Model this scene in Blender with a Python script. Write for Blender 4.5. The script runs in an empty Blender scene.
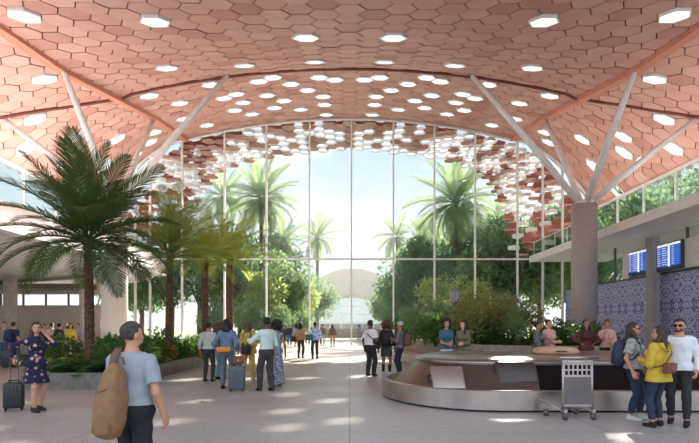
import bpy, bmesh, math, random
import numpy as np
from mathutils import Vector, Matrix
random.seed(11)
PI = math.pi
SC = bpy.context.scene
COL = SC.collection

# ------------------------------------------------------------------ camera, world, sun, exposure
F, EYE, HOR = 480.0, 1.65, 325.0          # focal length (px of a 699 wide frame), eye height, horizon row
cam = bpy.data.cameras.new('camera'); camo = bpy.data.objects.new('camera', cam); COL.objects.link(camo)
camo.location = (0, 0, EYE); camo.rotation_euler = (PI/2, 0, 0)
cam.sensor_width = 36; cam.lens = F/699*36
cam.shift_y = (HOR-221.5)/699; cam.clip_end = 600
SC.camera = camo
SC.view_settings.view_transform = 'Standard'; SC.view_settings.look = 'None'
SC.view_settings.gamma = 1; SC.view_settings.use_curve_mapping = False
SC.view_settings.exposure = 1.0
W = bpy.data.worlds.new('sky'); SC.world = W; W.use_nodes = True
wn = W.node_tree.nodes; wl = W.node_tree.links; wn.clear()
wo = wn.new('ShaderNodeOutputWorld'); wb = wn.new('ShaderNodeBackground'); wl.new(wb.outputs[0], wo.inputs[0])
tc = wn.new('ShaderNodeTexCoord'); sx = wn.new('ShaderNodeSeparateXYZ'); wl.new(tc.outputs['Generated'], sx.inputs[0])
cr = wn.new('ShaderNodeValToRGB'); wl.new(sx.outputs[2], cr.inputs[0])
cr.color_ramp.elements[0].position = 0.0; cr.color_ramp.elements[0].color = (.86, .90, .93, 1)
cr.color_ramp.elements[1].position = 0.75; cr.color_ramp.elements[1].color = (.40, .63, .96, 1)
e = cr.color_ramp.elements.new(.28); e.color = (.62, .79, .97, 1)
nz = wn.new('ShaderNodeTexNoise'); nz.inputs['Scale'].default_value = 3.2; nz.inputs['Detail'].default_value = 5
mp = wn.new('ShaderNodeMapping'); mp.inputs['Scale'].default_value = (1, 1, 2.6)
wl.new(tc.outputs['Generated'], mp.inputs[0]); wl.new(mp.outputs[0], nz.inputs['Vector'])
cr2 = wn.new('ShaderNodeValToRGB'); wl.new(nz.outputs[0], cr2.inputs[0])
cr2.color_ramp.elements[0].position = .47; cr2.color_ramp.elements[1].position = .68
mx = wn.new('ShaderNodeMixRGB'); wl.new(cr2.outputs[0], mx.inputs[0]); wl.new(cr.outputs[0], mx.inputs[1]); mx.inputs[2].default_value = (.95, .96, .97, 1)
wl.new(mx.outputs[0], wb.inputs[0])
# sky strength raised behind the camera, added fill for the hall interior
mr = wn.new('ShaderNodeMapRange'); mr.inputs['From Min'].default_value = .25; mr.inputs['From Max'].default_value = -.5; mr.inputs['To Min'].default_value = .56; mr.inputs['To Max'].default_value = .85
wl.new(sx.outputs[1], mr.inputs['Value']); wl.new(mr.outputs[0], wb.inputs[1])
sun = bpy.data.lights.new('sun', 'SUN'); suno = bpy.data.objects.new('sun', sun); COL.objects.link(suno)
sun.energy = 9.0; sun.angle = math.radians(.8); sun.color = (1, .94, .84)
sd = Vector((.30, .83, .60)).normalized()                      # towards the sun
suno.rotation_euler = sd.to_track_quat('Z', 'Y').to_euler(); suno.location = (10, 60, 60)

_a = bpy.data.lights.new('fascia_fill', 'AREA'); _o = bpy.data.objects.new('fascia_fill', _a); COL.objects.link(_o)   # added fill light, brightens the left mezzanine fascia
_a.shape = 'RECTANGLE'; _a.size = .3; _a.size_y = 30; _a.energy = 700; _a.color = (1, .96, .92); _o.location = (-13.95, 21, 5.5); _o.rotation_euler = (0, PI+math.radians(-25), 0)
# fill lights without fixtures, added above both mezzanine decks to brighten the vault
for _sg in (-1, 1):
    _a = bpy.data.lights.new('vault_fill', 'AREA'); _o = bpy.data.objects.new('vault_fill', _a); COL.objects.link(_o)
    _a.shape = 'RECTANGLE'; _a.size = .5; _a.size_y = 26; _a.energy = 480 if _sg < 0 else 170; _a.color = (1, .93, .88)
    _o.location = (_sg*(15.6 if _sg > 0 else 16.8), 21, 7.62); _o.rotation_euler = (0, PI-_sg*math.radians(-58), 0)

def G(px, d, z=0): return Vector(((px-350)/F*d, d, z))
def Q(px, py, d): return Vector(((px-350)/F*d, d, EYE+(HOR-py)/F*d))

# ------------------------------------------------------------------ materials
def lin(c):
    o = []
    for v in c[:3]:
        v /= 255.0
        o.append(v/12.92 if v <= .04045 else ((v+.055)/1.055)**2.4)
    return (o[0], o[1], o[2], 1)
MATS = {}
def M(name, col, rough=.6, metal=0., col2=None, scale=6., bump=0., bscale=None, emit=0., lo=.35, hi=.65, tex='noise', coat=0., spec=.5):
    if name in MATS: return MATS[name]
    m = bpy.data.materials.new(name); m.use_nodes = True; MATS[name] = m
    N = m.node_tree.nodes; L = m.node_tree.links; b = N['Principled BSDF']
    b.inputs['Roughness'].default_value = rough; b.inputs['Metallic'].default_value = metal
    b.inputs['Coat Weight'].default_value = coat; b.inputs['Specular IOR Level'].default_value = spec
    c1 = lin(col); c2 = lin(col2) if col2 else tuple(min(1, x*.82) for x in c1[:3])+(1,)
    t = N.new('ShaderNodeTexCoord')
    if tex == 'voronoi':
        n = N.new('ShaderNodeTexVoronoi'); out = n.outputs['Color']
    else:
        n = N.new('ShaderNodeTexNoise'); n.inputs['Detail'].default_value = 4; out = n.outputs[0]
    n.inputs['Scale'].default_value = scale; L.new(t.outputs['Object'], n.inputs['Vector'])
    r = N.new('ShaderNodeValToRGB'); L.new(out, r.inputs[0])
    r.color_ramp.elements[0].position = lo; r.color_ramp.elements[1].position = hi
    r.color_ramp.elements[0].color = c2; r.color_ramp.elements[1].color = c1
    L.new(r.outputs[0], b.inputs['Base Color'])
    if bump:
        n2 = N.new('ShaderNodeTexNoise'); n2.inputs['Scale'].default_value = bscale or scale*4; L.new(t.outputs['Object'], n2.inputs['Vector'])
        bp = N.new('ShaderNodeBump'); bp.inputs['Strength'].default_value = bump; bp.inputs['Distance'].default_value = .02
        L.new(n2.outputs[0], bp.inputs['Height']); L.new(bp.outputs[0], b.inputs['Normal'])
    if emit:
        L.new(r.outputs[0], b.inputs['Emission Color']); b.inputs['Emission Strength'].default_value = emit
    return m
def glass(name, tint=(235, 245, 245), refl=.12):
    m = bpy.data.materials.new(name); m.use_nodes = True
    N = m.node_tree.nodes; L = m.node_tree.links; N.clear()
    o = N.new('ShaderNodeOutputMaterial'); t = N.new('ShaderNodeBsdfTransparent'); t.inputs[0].default_value = lin(tint)
    g = N.new('ShaderNodeBsdfGlossy'); g.inputs['Roughness'].default_value = .02
    lw = N.new('ShaderNodeLayerWeight'); lw.inputs[0].default_value = .25
    mu = N.new('ShaderNodeMath'); mu.operation = 'MULTIPLY_ADD'; mu.inputs[1].default_value = .16; mu.inputs[2].default_value = refl*.3
    L.new(lw.outputs['Fresnel'], mu.inputs[0])
    x = N.new('ShaderNodeMixShader'); L.new(mu.outputs[0], x.inputs[0]); L.new(t.outputs[0], x.inputs[1]); L.new(g.outputs[0], x.inputs[2]); L.new(x.outputs[0], o.inputs[0])
    return m
GLASS = glass('clear_glass', (249, 250, 250), refl=.02); GLASS2 = glass('balcony_glass', (238, 243, 241), .1)
WHITE = M('white_paint', (236, 234, 230), .5, scale=2, col2=(228, 226, 222))
WSTEEL = M('white_steel', (240, 239, 237), .4, scale=3, col2=(230, 229, 227))
CONC = M('concrete', (196, 186, 178), .8, scale=3, col2=(172, 162, 155), bump=.15)
PLANTERM = M('grey_stone', (130, 121, 114), .7, scale=5, col2=(106, 98, 92), bump=.2, bscale=30)
STEEL = M('brushed_steel', (196, 186, 178), .30, .95, scale=2, col2=(176, 166, 160))
STEELD = M('dark_steel', (120, 112, 106), .38, .9, scale=3)
BLACKG = M('black_gloss', (18, 18, 21), .28, 0, scale=2, col2=(12, 12, 14), spec=.22)
BLACK = M('black_rubber', (26, 26, 28), .6, scale=8)
SOIL = M('soil', (60, 46, 36), .95, scale=9, bump=.5)
SLABM = M('soffit_plaster', (246, 240, 234), .6, scale=1.5, col2=(240, 232, 226))

def hexmat(name, cols, rough):
    m = bpy.data.materials.new(name); m.use_nodes = True
    N = m.node_tree.nodes; L = m.node_tree.links; b = N['Principled BSDF']; b.inputs['Roughness'].default_value = rough
    g = N.new('ShaderNodeNewGeometry'); r = N.new('ShaderNodeValToRGB'); L.new(g.outputs['Random Per Island'], r.inputs[0])
    r.color_ramp.interpolation = 'CONSTANT'
    for i, c in enumerate(cols):
        if i < 2: el = r.color_ramp.elements[i]
        else: el = r.color_ramp.elements.new(.5)
        el.position = i/len(cols); el.color = lin(c)
    t = N.new('ShaderNodeTexCoord'); n = N.new('ShaderNodeTexNoise'); n.inputs['Scale'].default_value = 1.4; L.new(t.outputs['Object'], n.inputs['Vector'])
    x = N.new('ShaderNodeMixRGB'); x.blend_type = 'MULTIPLY'; x.inputs[0].default_value = .25
    L.new(r.outputs[0], x.inputs[1]); L.new(n.outputs[0], x.inputs[2]); L.new(x.outputs[0], b.inputs['Base Color'])
    return m
HEXM = hexmat('terracotta_panels', [(234, 180, 165), (228, 171, 156), (217, 155, 141), (238, 187, 172), (231, 176, 161), (206, 142, 128), (234, 182, 169), (224, 166, 152)], .55)
GAPM = M('panel_gap', (96, 44, 34), .8, scale=2)
RIBM = M('terracotta_rib', (222, 150, 126), .6, scale=2, col2=(214, 142, 118))

# floor: pale terrazzo with fine joints
def floormat():
    m = bpy.data.materials.new('terrazzo'); m.use_nodes = True
    N = m.node_tree.nodes; L = m.node_tree.links; b = N['Principled BSDF']
    t = N.new('ShaderNodeTexCoord'); v = N.new('ShaderNodeTexVoronoi'); v.inputs['Scale'].default_value = 9; L.new(t.outputs['Object'], v.inputs['Vector'])
    r = N.new('ShaderNodeValToRGB'); L.new(v.outputs['Distance'], r.inputs[0])
    r.color_ramp.elements[0].position = .10; r.color_ramp.elements[0].color = lin((142, 130, 122)); r.color_ramp.elements[1].position = .22; r.color_ramp.elements[1].color = lin((190, 180, 172))
    n = N.new('ShaderNodeTexNoise'); n.inputs['Scale'].default_value = .7; n.inputs['Detail'].default_value = 5; L.new(t.outputs['Object'], n.inputs['Vector'])
    x = N.new('ShaderNodeMixRGB'); x.blend_type = 'MULTIPLY'; x.inputs[0].default_value = .28; L.new(r.outputs[0], x.inputs[1]); L.new(n.outputs[0], x.inputs[2])
    s = N.new('ShaderNodeSeparateXYZ'); L.new(t.outputs['Object'], s.inputs[0]); joints = []
    for ax, off in ((0, 0), (1, 7.4)):
        a = N.new('ShaderNodeMath'); a.operation = 'ADD'; a.inputs[1].default_value = 400-off; L.new(s.outputs[ax], a.inputs[0])
        p = N.new('ShaderNodeMath'); p.operation = 'PINGPONG'; p.inputs[1].default_value = 2.0; L.new(a.outputs[0], p.inputs[0])
        c = N.new('ShaderNodeMath'); c.operation = 'LESS_THAN'; c.inputs[1].default_value = .012; L.new(p.outputs[0], c.inputs[0]); joints.append(c)
    mxx = N.new('ShaderNodeMath'); mxx.operation = 'MAXIMUM'; L.new(joints[0].outputs[0], mxx.inputs[0]); L.new(joints[1].outputs[0], mxx.inputs[1])
    y = N.new('ShaderNodeMixRGB'); L.new(mxx.outputs[0], y.inputs[0]); L.new(x.outputs[0], y.inputs[1]); y.inputs[2].default_value = lin((130, 122, 116))
    L.new(y.outputs[0], b.inputs['Base Color'])
    rr = N.new('ShaderNodeMath'); rr.operation = 'MULTIPLY_ADD'; rr.inputs[1].default_value = .25; rr.inputs[2].default_value = .28; L.new(n.outputs[0], rr.inputs[0]); L.new(rr.outputs[0], b.inputs['Roughness'])
    return m
# patterned blue wall tiles: mirrored ornamental motif
def tilemat():
    m = bpy.data.materials.new('blue_pattern_tiles'); m.use_nodes = True
    N = m.node_tree.nodes; L = m.node_tree.links; b = N['Principled BSDF']; b.inputs['Roughness'].default_value = .3
    t = N.new('ShaderNodeTexCoord'); s = N.new('ShaderNodeSeparateXYZ'); L.new(t.outputs['Object'], s.inputs[0]); cb = N.new('ShaderNodeCombineXYZ')
    for i, (ax, per) in enumerate(((1, .85), (2, 1.1))):
        p = N.new('ShaderNodeMath'); p.operation = 'PINGPONG'; p.inputs[1].default_value = per; a = N.new('ShaderNodeMath'); a.operation = 'ADD'; a.inputs[1].default_value = 60
        L.new(s.outputs[ax], a.inputs[0]); L.new(a.outputs[0], p.inputs[0]); L.new(p.outputs[0], cb.inputs[i])
    n = N.new('ShaderNodeTexNoise'); n.inputs['Scale'].default_value = 3.6; n.inputs['Detail'].default_value = 2; n.inputs['Distortion'].default_value = 1.6; L.new(cb.outputs[0], n.inputs['Vector'])
    r = N.new('ShaderNodeValToRGB'); L.new(n.outputs[0], r.inputs[0]); R = r.color_ramp
    R.elements[0].position = .36; R.elements[0].color = lin((34, 44, 118)); R.elements[1].position = .66; R.elements[1].color = lin((60, 78, 170))
    for p, c in ((.42, (80, 100, 186)), (.47, (226, 230, 246)), (.51, (128, 134, 192)), (.55, (238, 232, 242)), (.60, (62, 74, 156))):
        e2 = R.elements.new(p); e2.color = lin(c)
    L.new(r.outputs[0], b.inputs['Base Color']); return m

# ------------------------------------------------------------------ mesh helpers
def bm_(): return bmesh.new()
def box(bm, size, loc=(0, 0, 0), rot=None, bev=0., seg=2):
    g = bmesh.ops.create_cube(bm, size=1.0); vs = g['verts']
    bmesh.ops.scale(bm, vec=size, verts=vs)
    if bev:
        es = list({e for v in vs for e in v.link_edges})
        r = bmesh.ops.bevel(bm, geom=es, offset=bev, segments=seg, affect='EDGES', profile=.5)
        vs = list({v for v in r['verts']} | {v for v in vs if v.is_valid})
    if rot is not None: bmesh.ops.rotate(bm, verts=vs, cent=(0, 0, 0), matrix=rot if isinstance(rot, Matrix) else Matrix.Rotation(rot, 3, 'Z'))
    bmesh.ops.translate(bm, verts=vs, vec=loc); return vs
def tube(bm, pts, r, seg=8):
    pts = [Vector(p) for p in pts]; n = len(pts); rs = r if isinstance(r, (list, tuple)) else [r]*n
    rings = []; ref = None
    for i, p in enumerate(pts):
        d = (pts[min(i+1, n-1)]-pts[max(i-1, 0)]).normalized()
        if ref is None: ref = d.orthogonal().normalized()
        ref = (ref-d*ref.dot(d)); ref = ref.normalized() if ref.length > 1e-6 else d.orthogonal().normalized()
        b = d.cross(ref)
        rings.append([bm.verts.new(p+(ref*math.cos(2*PI*k/seg)+b*math.sin(2*PI*k/seg))*rs[i]) for k in range(seg)])
    for a, b in zip(rings, rings[1:]):
        for k in range(seg): bm.faces.new((a[k], a[(k+1) % seg], b[(k+1) % seg], b[k]))
    bm.faces.new(rings[0][::-1]); bm.faces.new(rings[-1])
def prism(bm, poly, z0, z1):
    a = [bm.verts.new((x, y, z0)) for x, y in poly]; b = [bm.verts.new((x, y, z1)) for x, y in poly]; n = len(poly)
    bm.faces.new(a[::-1]); bm.faces.new(b)
    for i in range(n): bm.faces.new((a[i], a[(i+1) % n], b[(i+1) % n], b[i]))
def loft(bm, rings, closed=True, caps=False):
    V = [[bm.verts.new(p) for p in r] for r in rings]; n = len(V[0])
    for a, b in zip(V, V[1:]):
        for k in range(n if closed else n-1): bm.faces.new((a[k], a[(k+1) % n], b[(k+1) % n], b[k]))
    if caps: bm.faces.new(V[0][::-1]); bm.faces.new(V[-1])
def mesh_of(name, bm, mat, smooth=False):
    bmesh.ops.recalc_face_normals(bm, faces=bm.faces)
    me = bpy.data.meshes.new(name); bm.to_mesh(me); bm.free()
    for m in (mat if isinstance(mat, (list, tuple)) else [mat]): me.materials.append(m)
    if smooth: me.polygons.foreach_set('use_smooth', [True]*len(me.polygons))
    return me
def link(name, me, parent=None, loc=(0, 0, 0), rot=(0, 0, 0)):
    o = bpy.data.objects.new(name, me); COL.objects.link(o); o.location = loc; o.rotation_euler = rot
    if parent: o.parent = parent
    return o
def obj(name, bm, mat, parent=None, loc=(0, 0, 0), rot=(0, 0, 0), smooth=False):
    return link(name, mesh_of(name, bm, mat, smooth), parent, loc, rot)
def tag(o, label, cat, group=None):
    o['label'] = label; o['category'] = cat
    if group: o['group'] = group
    return o
def thing(name, label, cat, loc=(0, 0, 0), rz=0, group=None):
    return tag(link(name, None, None, loc, (0, 0, rz)), label, cat, group)
def struct(name, bm, mat, **k):
    o = obj(name, bm, mat, **k); o['kind'] = 'structure'; return o
def structE(name):
    o = link(name, None); o['kind'] = 'structure'; return o

# ------------------------------------------------------------------ roof shape
ZC = ([4, 8, 16, 20, 24, 27.2, 31, 35, 39], [9.0, 9.5, 10.8, 11.95, 13.35, 14.56, 15.3, 16.0, 16.8])
ZF = ([4, 8, 18.2, 22.2, 27.2, 32.7, 39.2], [9.6, 10.0, 11.3, 11.8, 12.9, 14.1, 15.1])
XF, XE, ZE, YF = 13.3, 20.0, 9.6, 39.0
def roof(x, y):                                   # height above eye level
    a = abs(x); zc = float(np.interp(y, *ZC)); zf = float(np.interp(y, *ZF))
    if a <= XF: return zc-(zc-zf)*(a/XF)**2
    t = (a-XF)/(XE-XF); p = 1.1+.7*min(1, max(0, (y-18)/21))
    return zf-(zf-ZE)*t**p if t <= 1 else ZE-(t-1)*6
def roofP(x, y, dz=0): return Vector((x, y, EYE+roof(x, y)+dz))
def hitroof(px, py):
    kx, kz = (px-350)/F, (HOR-py)/F; y = 6.0
    while y < YF+1:
        if kz*y > roof(kx*y, y): return kx*y, y
        y += .05
    return kx*YF, YF
# ---- the setting: floor and ground
b = bm_(); box(b, (90, 62, .2), (0, 28, -.1)); struct('floor', b, floormat())
b = bm_(); box(b, (400, 400, .2), (0, 260-1, -.14)); g = struct('ground', b, M('garden_ground', (118, 130, 84), .9, scale=.3, col2=(150, 145, 120)))

# ---- hexagonal ceiling, built as panels with open joints over a backing sheet
A = .6; RX = 1.5*A; RY = math.sqrt(3)*A
YST = 1.06
def cellc(i, j): return i*RX, 6.0+(j+(i % 2)*.5)*RY/YST
def cells():
    for i in range(-22, 23):
        for j in range(0, 36):
            x, y = cellc(i, j)
            if abs(x) < XE-.2 and 6 <= y < YF-.2: yield i, j, x, y
sky_px = [(545, 15), (671, 17), (400, 34), (391, 60), (455, 65), (526, 66), (654, 78), (498, 83), (557, 94), (519, 100), (519, 118), (646, 117), (625, 135), (579, 136), (626, 155), (549, 142), (601, 170), (689, 150), (614, 191), (424, 107), (430, 94), (424, 73), (387, 75), (366, 80), (395, 87), (381, 97), (396, 109), (371, 104), (466, 92), (459, 104), (479, 99), (450, 115), (467, 111), (494, 123), (369, 114), (411, 82), (443, 80), (410, 100), (535, 128)]
openc = set()
allc = list(cells())
for px, py in sky_px:
    for p in (px, 700-px):
        x, y = hitroof(p, py)
        c = min(allc, key=lambda q: (q[2]-x)**2+(q[3]-y)**2+(99 if abs(q[3]-27.2) < .72 or abs(abs(q[2])-XF) < .85 else 0)); openc.add(c[:2])
def hexpts(cx, cy, r, fn, dz):
    return [fn(cx+r*math.cos(k*PI/3), cy+r*math.sin(k*PI/3)/YST, dz) for k in range(6)]
def slab6(bm, lo, hi, cap=True):
    a = [bm.verts.new(p) for p in lo]; c = [bm.verts.new(p) for p in hi]
    bm.faces.new(a[::-1])
    if cap: bm.faces.new(c)
    for k in range(6): bm.faces.new((a[k], a[(k+1) % 6], c[(k+1) % 6], c[k]))
SKYM = M('skylight_white', (245, 243, 240), .5, scale=2, col2=(240, 238, 234))
SKYLABEL = {0: 'white hexagonal skylight set into the terracotta ceiling panels', 1: 'white hexagonal opening in the canopy rim beyond the glass wall'}
DIFF = bpy.data.materials.new('milky_pane'); DIFF.use_nodes = True
_n = DIFF.node_tree.nodes; _l = DIFF.node_tree.links; _o = [q for q in _n if q.type == 'OUTPUT_MATERIAL'][0]; _t = _n.new('ShaderNodeBsdfTranslucent'); _t.inputs[0].default_value = (.9, .9, .9, 1)
_x = _n.new('ShaderNodeMixShader'); _x.inputs[0].default_value = .7; _l.new(_n['Principled BSDF'].outputs[0], _x.inputs[1]); _l.new(_t.outputs[0], _x.inputs[2]); _l.new(_x.outputs[0], _o.inputs[0])
def skylight(lo, hi, grp):
    cen = sum(lo, Vector())/6
    t = bm_(); ib = [cen+(p-cen)*.9 for p in lo]; ch = sum(hi, Vector())/6; it = [ch+(p-ch)*.9 for p in hi]
    V = [[t.verts.new(p-cen) for p in r] for r in (lo, ib, it, hi)]
    for i in range(4):
        for k in range(6): t.faces.new((V[i][k], V[i][(k+1) % 6], V[(i+1) % 4][(k+1) % 6], V[(i+1) % 4][k]))
    o = obj('skylight', t, SKYM, loc=cen)
    if grp:
        t = bm_(); t.faces.new([t.verts.new((p-cen)*.95+Vector((0, 0, .1))) for p in lo]); obj('diffuser', t, DIFF, o)
    tag(o, SKYLABEL[grp], 'skylight', ['ceiling skylights', 'canopy rim openings'][grp])
pb, kb = bm_(), bm_()
for i, j, x, y in allc:
    if (i, j) in openc:
        skylight(hexpts(x, y, A*.98, roofP, -.10), hexpts(x, y, A*.98, roofP, .28), 0); continue
    jx = random.uniform(-.02, .02)
    slab6(pb, hexpts(x, y, A*.955, roofP, jx), hexpts(x, y, A*.955, roofP, jx+.10))
    slab6(kb, hexpts(x, y, A, roofP, .16), hexpts(x, y, A, roofP, .24))
ce = struct('ceiling', pb, HEXM)
kk = obj('backing', kb, GAPM, ce)

# ---- canopy rim beyond the glass
P39 = [(0, 16.8), (6.65, 16.35), (10, 15.8), (13.3, 15.0), (15.4, 14.1), (17.5, 12.7), (19.3, 10.4), (20, 7.0)]
P44 = [(0, 16.5), (6.5, 15.85), (10.3, 15.1), (12.4, 14.2), (13.6, 12.9), (14.4, 11.0), (15.1, 8.8), (15.9, 5.0)]
UU = [0, .30, .46, .60, .70, .80, .90, 1.0]
LEN = 23.5
def rim(s, w, dz):
    u = min(1, abs(s)/LEN); q = min(1.1, max(0, w/5.2)); sg = 1 if s >= 0 else -1
    x = np.interp(u, UU, [p[0] for p in P39])*(1-q)+np.interp(u, UU, [p[0] for p in P44])*q
    z = np.interp(u, UU, [p[1] for p in P39])*(1-q)+np.interp(u, UU, [p[1] for p in P44])*q
    return Vector((sg*float(x)*(1+dz*.03), YF+.35+w, EYE+float(z)+dz))
rb = bm_(); kb = bm_(); random.seed(5)
def flat6(c, r, dz):                                # the rim panels hang level, like scales
    return [Vector((c.x+r*math.cos(k*PI/3), c.y+r*math.sin(k*PI/3)*.95, c.z+dz)) for k in range(6)]
RIMM = hexmat('rim_panels', [(226, 184, 170), (218, 174, 160), (206, 158, 144), (230, 190, 176), (212, 166, 152)], .6)
spos = [i*.9 for i in range(17)]+[14.9+.52*i for i in range(16)]
for i, q_ in enumerate(spos):
    for sg in ((-1, 1) if i else (1,)):
        for j in range(0, 5):
            s_, w = sg*q_, .70+(j+(i % 2)*.5)*RY; c = rim(s_, w, 0)
            if random.random() < ((.68 if i < 17 else .50) if j > 0 else .35): skylight(flat6(c, A*.93, -.05), flat6(c, A*.93, .26), 1)
            else:
                slab6(rb, flat6(c, A*.95, 0), flat6(c, A*.95, .10))
                if i < 17 or i % 2: slab6(kb, hexpts(s_, w, A*1.0, rim, .30), hexpts(s_, w, A*1.0, rim, .36))
rings = []
for x in np.linspace(-19.4, 19.4, 60): rings.append([roofP(x, YF-.2, .12)+Vector((0, dy, dz)) for dy, dz in ((-.5, .0), (.8, .0), (.8, .1), (-.5, .1))])
eb = bm_(); loft(eb, rings, True, True); struct('trim_9', eb, RIMM)
ce2 = struct('ceiling_rim', rb, RIMM); obj('backing', kb, M('rim_soffit', (176, 112, 94), .7, scale=1), ce2)

# ---- fold ribs and the arch seam
n = 0
for sg in (-1, 1):
    n += 1; b = bm_(); rings = []
    for y in np.arange(6, YF+.1, .75):
        p = roofP(sg*XF, y); rings.append([p+Vector((dx, 0, dz)) for dx, dz in ((-.28, .1), (-.24, -.16), (.24, -.16), (.28, .1))])
    loft(b, rings, True, True); struct('trim_%d' % n, b, RIBM)
pts = []
for px in np.linspace(0, 699, 80):
    a = abs(px-350)
    if a < 225: x = (px-350)/F*27.2; y = 27.2
    else:
        py = np.interp(a, [224, 350], [97, 116]); x, y = hitroof(px, py)
    pts.append((x, y))
pts[0:0] = [(pts[0][0]-2.5, pts[0][1]-2.2)]; pts.append((pts[-1][0]+2.5, pts[-1][1]-2.2))
b = bm_(); loft(b, [[roofP(x, y)+Vector((0, dy, dz)) for dy, dz in ((-.09, .1), (-.09, -.10), (.09, -.10), (.09, .1))] for x, y in pts], True, True)
struct('trim_3', b, M('dark_rib', (120, 62, 48), .6))

# ---- glass front wall (window_1)
def facz(x): return EYE+roof(x, YF)-.05
win = structE('window_1')
mx_ = [-20, -17.4, -16.2, -13.6, -10.15, -6.75, -3.25, .16, 3.57, 6.9, 10.2, 13.65, 15.7, 17.3, 20]
for x in mx_[1:-1]:
    b = bm_(); box(b, (.13, .22, facz(x)), (x, YF, facz(x)/2)); obj('mullion', b, WSTEEL, win)
b = bm_(); xs = np.linspace(-20, 20, 81); loft(b, [[(x, YF-.02, .02), (x, YF+.02, .02), (x, YF+.02, facz(x)), (x, YF-.02, facz(x))] for x in xs], True, True)
obj('pane', b, GLASS, win)
b = bm_(); box(b, (40, .16, .13), (0, YF, 7.0)); obj('transom', b, WSTEEL, win)
b = bm_(); tube(b, [(x, YF-.05, facz(x)-.05) for x in xs], .11, 6); obj('arch_frame', b, WSTEEL, win)

# ---- side walls
TZ, SZ = 4.47, 6.75
b = bm_(); box(b, (.3, 34, TZ), (17.75, 22, TZ/2)); struct('wall_right', b, tilemat())
win4 = structE('window_2'); b = bm_(); box(b, (.05, 34, SZ-TZ), (17.7, 22, (SZ+TZ)/2)); obj('pane', b, GLASS2, win4)
b = bm_(); box(b, (.12, 34, .1), (17.6, 22, TZ+.05)); obj('window_frame', b, STEELD, win4)
for y in np.arange(8, 38, 3.4):
    b = bm_(); box(b, (.12, .1, SZ-TZ), (17.6, y, (SZ+TZ)/2)); obj('mullion', b, STEELD, win4)
# right mezzanine
mz = bm_(); loft(mz, [[(14.64, y, SZ), (14.64, y, SZ+.42), (20.6, y, SZ+.42), (20.6, y, SZ)] for y in (5, YF-.2)], True, True); struct('mezzanine_right', mz, SLABM)
b = bm_(); box(b, (.08, YF-5.4, .5), (14.58, (YF+5)/2, SZ+.2)); struct('trim_4', b, WHITE)
# left mezzanine with deep white fascia
b = bm_(); rings = []
for y in (5, 12, 20, 28, 34, YF-.2):
    fb = 5.45 if y < 30 else np.interp(y, [30, YF-.2], [5.45, 6.4])
    rings.append([(-14.64, y, fb), (-16.3, y, 7.5), (-17.2, y, 7.5), (-17.3, y, SZ+.35), (-24, y, SZ+.35), (-30, y, SZ+.35), (-30, y, 4.5), (-24, y, 4.6), (-19, y, min(fb, 4.9)), (-16.2, y, min(fb, 5.2)+.02)])
loft(b, rings, True, True); struct('mezzanine_left', b, M('white_fascia', (246, 244, 240), .55, scale=1, col2=(238, 235, 230)))
for sg, nm in ((1, 'window_3'), (-1, 'window_4')):
    w = structE(nm); z0, z1 = SZ+.4, EYE+ZE-.02
    b = bm_(); box(b, (.05, 33.6, z1-z0), (sg*20, 22, (z0+z1)/2)); obj('pane', b, GLASS2, w)
    for y in np.arange(7, 39, 3.2):
        b = bm_(); box(b, (.14, .1, z1-z0), (sg*20, y, (z0+z1)/2)); obj('mullion', b, WSTEEL, w)
    b = bm_(); box(b, (.2, 34, .18), (sg*20, 22, z1-.09)); obj('window_frame', b, WSTEEL, w)
b = bm_(); box(b, (.7, 31, .12), (-14.15, 21, 5.40)); struct('trim_8', b, WHITE)  # invented ledge, added beneath the fascia fill light
# glass balustrade of the right balcony
t = thing('glass_balustrade', 'clear glass balustrade with slim rail along the right balcony edge', 'balustrade', (14.75, 28.6, SZ+.42))
b = bm_(); box(b, (.03, 10, 1.05), (0, 5.1, .53)); obj('glass_panel', b, GLASS2, t)
b = bm_(); tube(b, [(0, .1, 1.09), (0, 10.1, 1.09)], .035); obj('handrail', b, WSTEEL, t)
for k in range(6):
    b = bm_(); box(b, (.05, .06, 1.08), (.05, .15+k*1.95, .54)); obj('post', b, WSTEEL, t)
# left lower hall: back wall, ribbon window, pillars
b = bm_(); box(b, (12.4, .3, 3.05), (-23.8, 34, 1.52)); box(b, (12.4, .3, .75), (-23.8, 34, 4.2)); struct('wall_back_left', b, M('beige_wall', (206, 192, 180), .7, scale=1))
w = structE('window_5'); b = bm_(); box(b, (12.4, .06, .8), (-23.8, 34, 3.45)); obj('pane', b, GLASS, w)
for x in np.arange(-29.5, -18, 1.6):
    b = bm_(); box(b, (.08, .14, .8), (x, 34, 3.45)); obj('mullion', b, STEELD, w)
b = bm_(); box(b, (12.2, 1.4, .35), (-23.8, 32.9, 4.25)); struct('trim_5', b, M('bronze_band', (112, 100, 88), .4, .5))
for x, y in ((-21.2, 30), (-16.75, 30.5), (-27, 30)):
    b = bm_(); tube(b, [(0, 0, 0), (0, 0, 4.62)], .38, 24)
    tag(obj('pillar', b, CONC, loc=(x, y, 0), smooth=True), {-21.2: 'round white pillar at far left under the mezzanine beside two men with backpacks', -16.75: 'round white pillar behind the nearest palm trunk under the mezzanine', -27: 'round white pillar under the mezzanine beyond the left edge'}[x], 'pillar')
b = bm_(); box(b, (9, .8, 1.1), (0, 0, .55), bev=.03); tag(obj('service_counter', b, M('counter_grey', (150, 140, 132), .4), loc=(-20.3, 27.5, 0)), 'long grey service counter under the left mezzanine behind the queue', 'counter')
b = bm_(); tube(b, [(-4, 0, 1), (4, 0, 1)], .03); 
for k in range(5): tube(b, [(-4+2*k, 0, 0), (-4+2*k, 0, 1)], .03)
tag(obj('steel_railing', b, STEEL, loc=(-12.4, 18.9, 0)), 'low steel rail in front of the queue at the left', 'railing')

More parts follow.
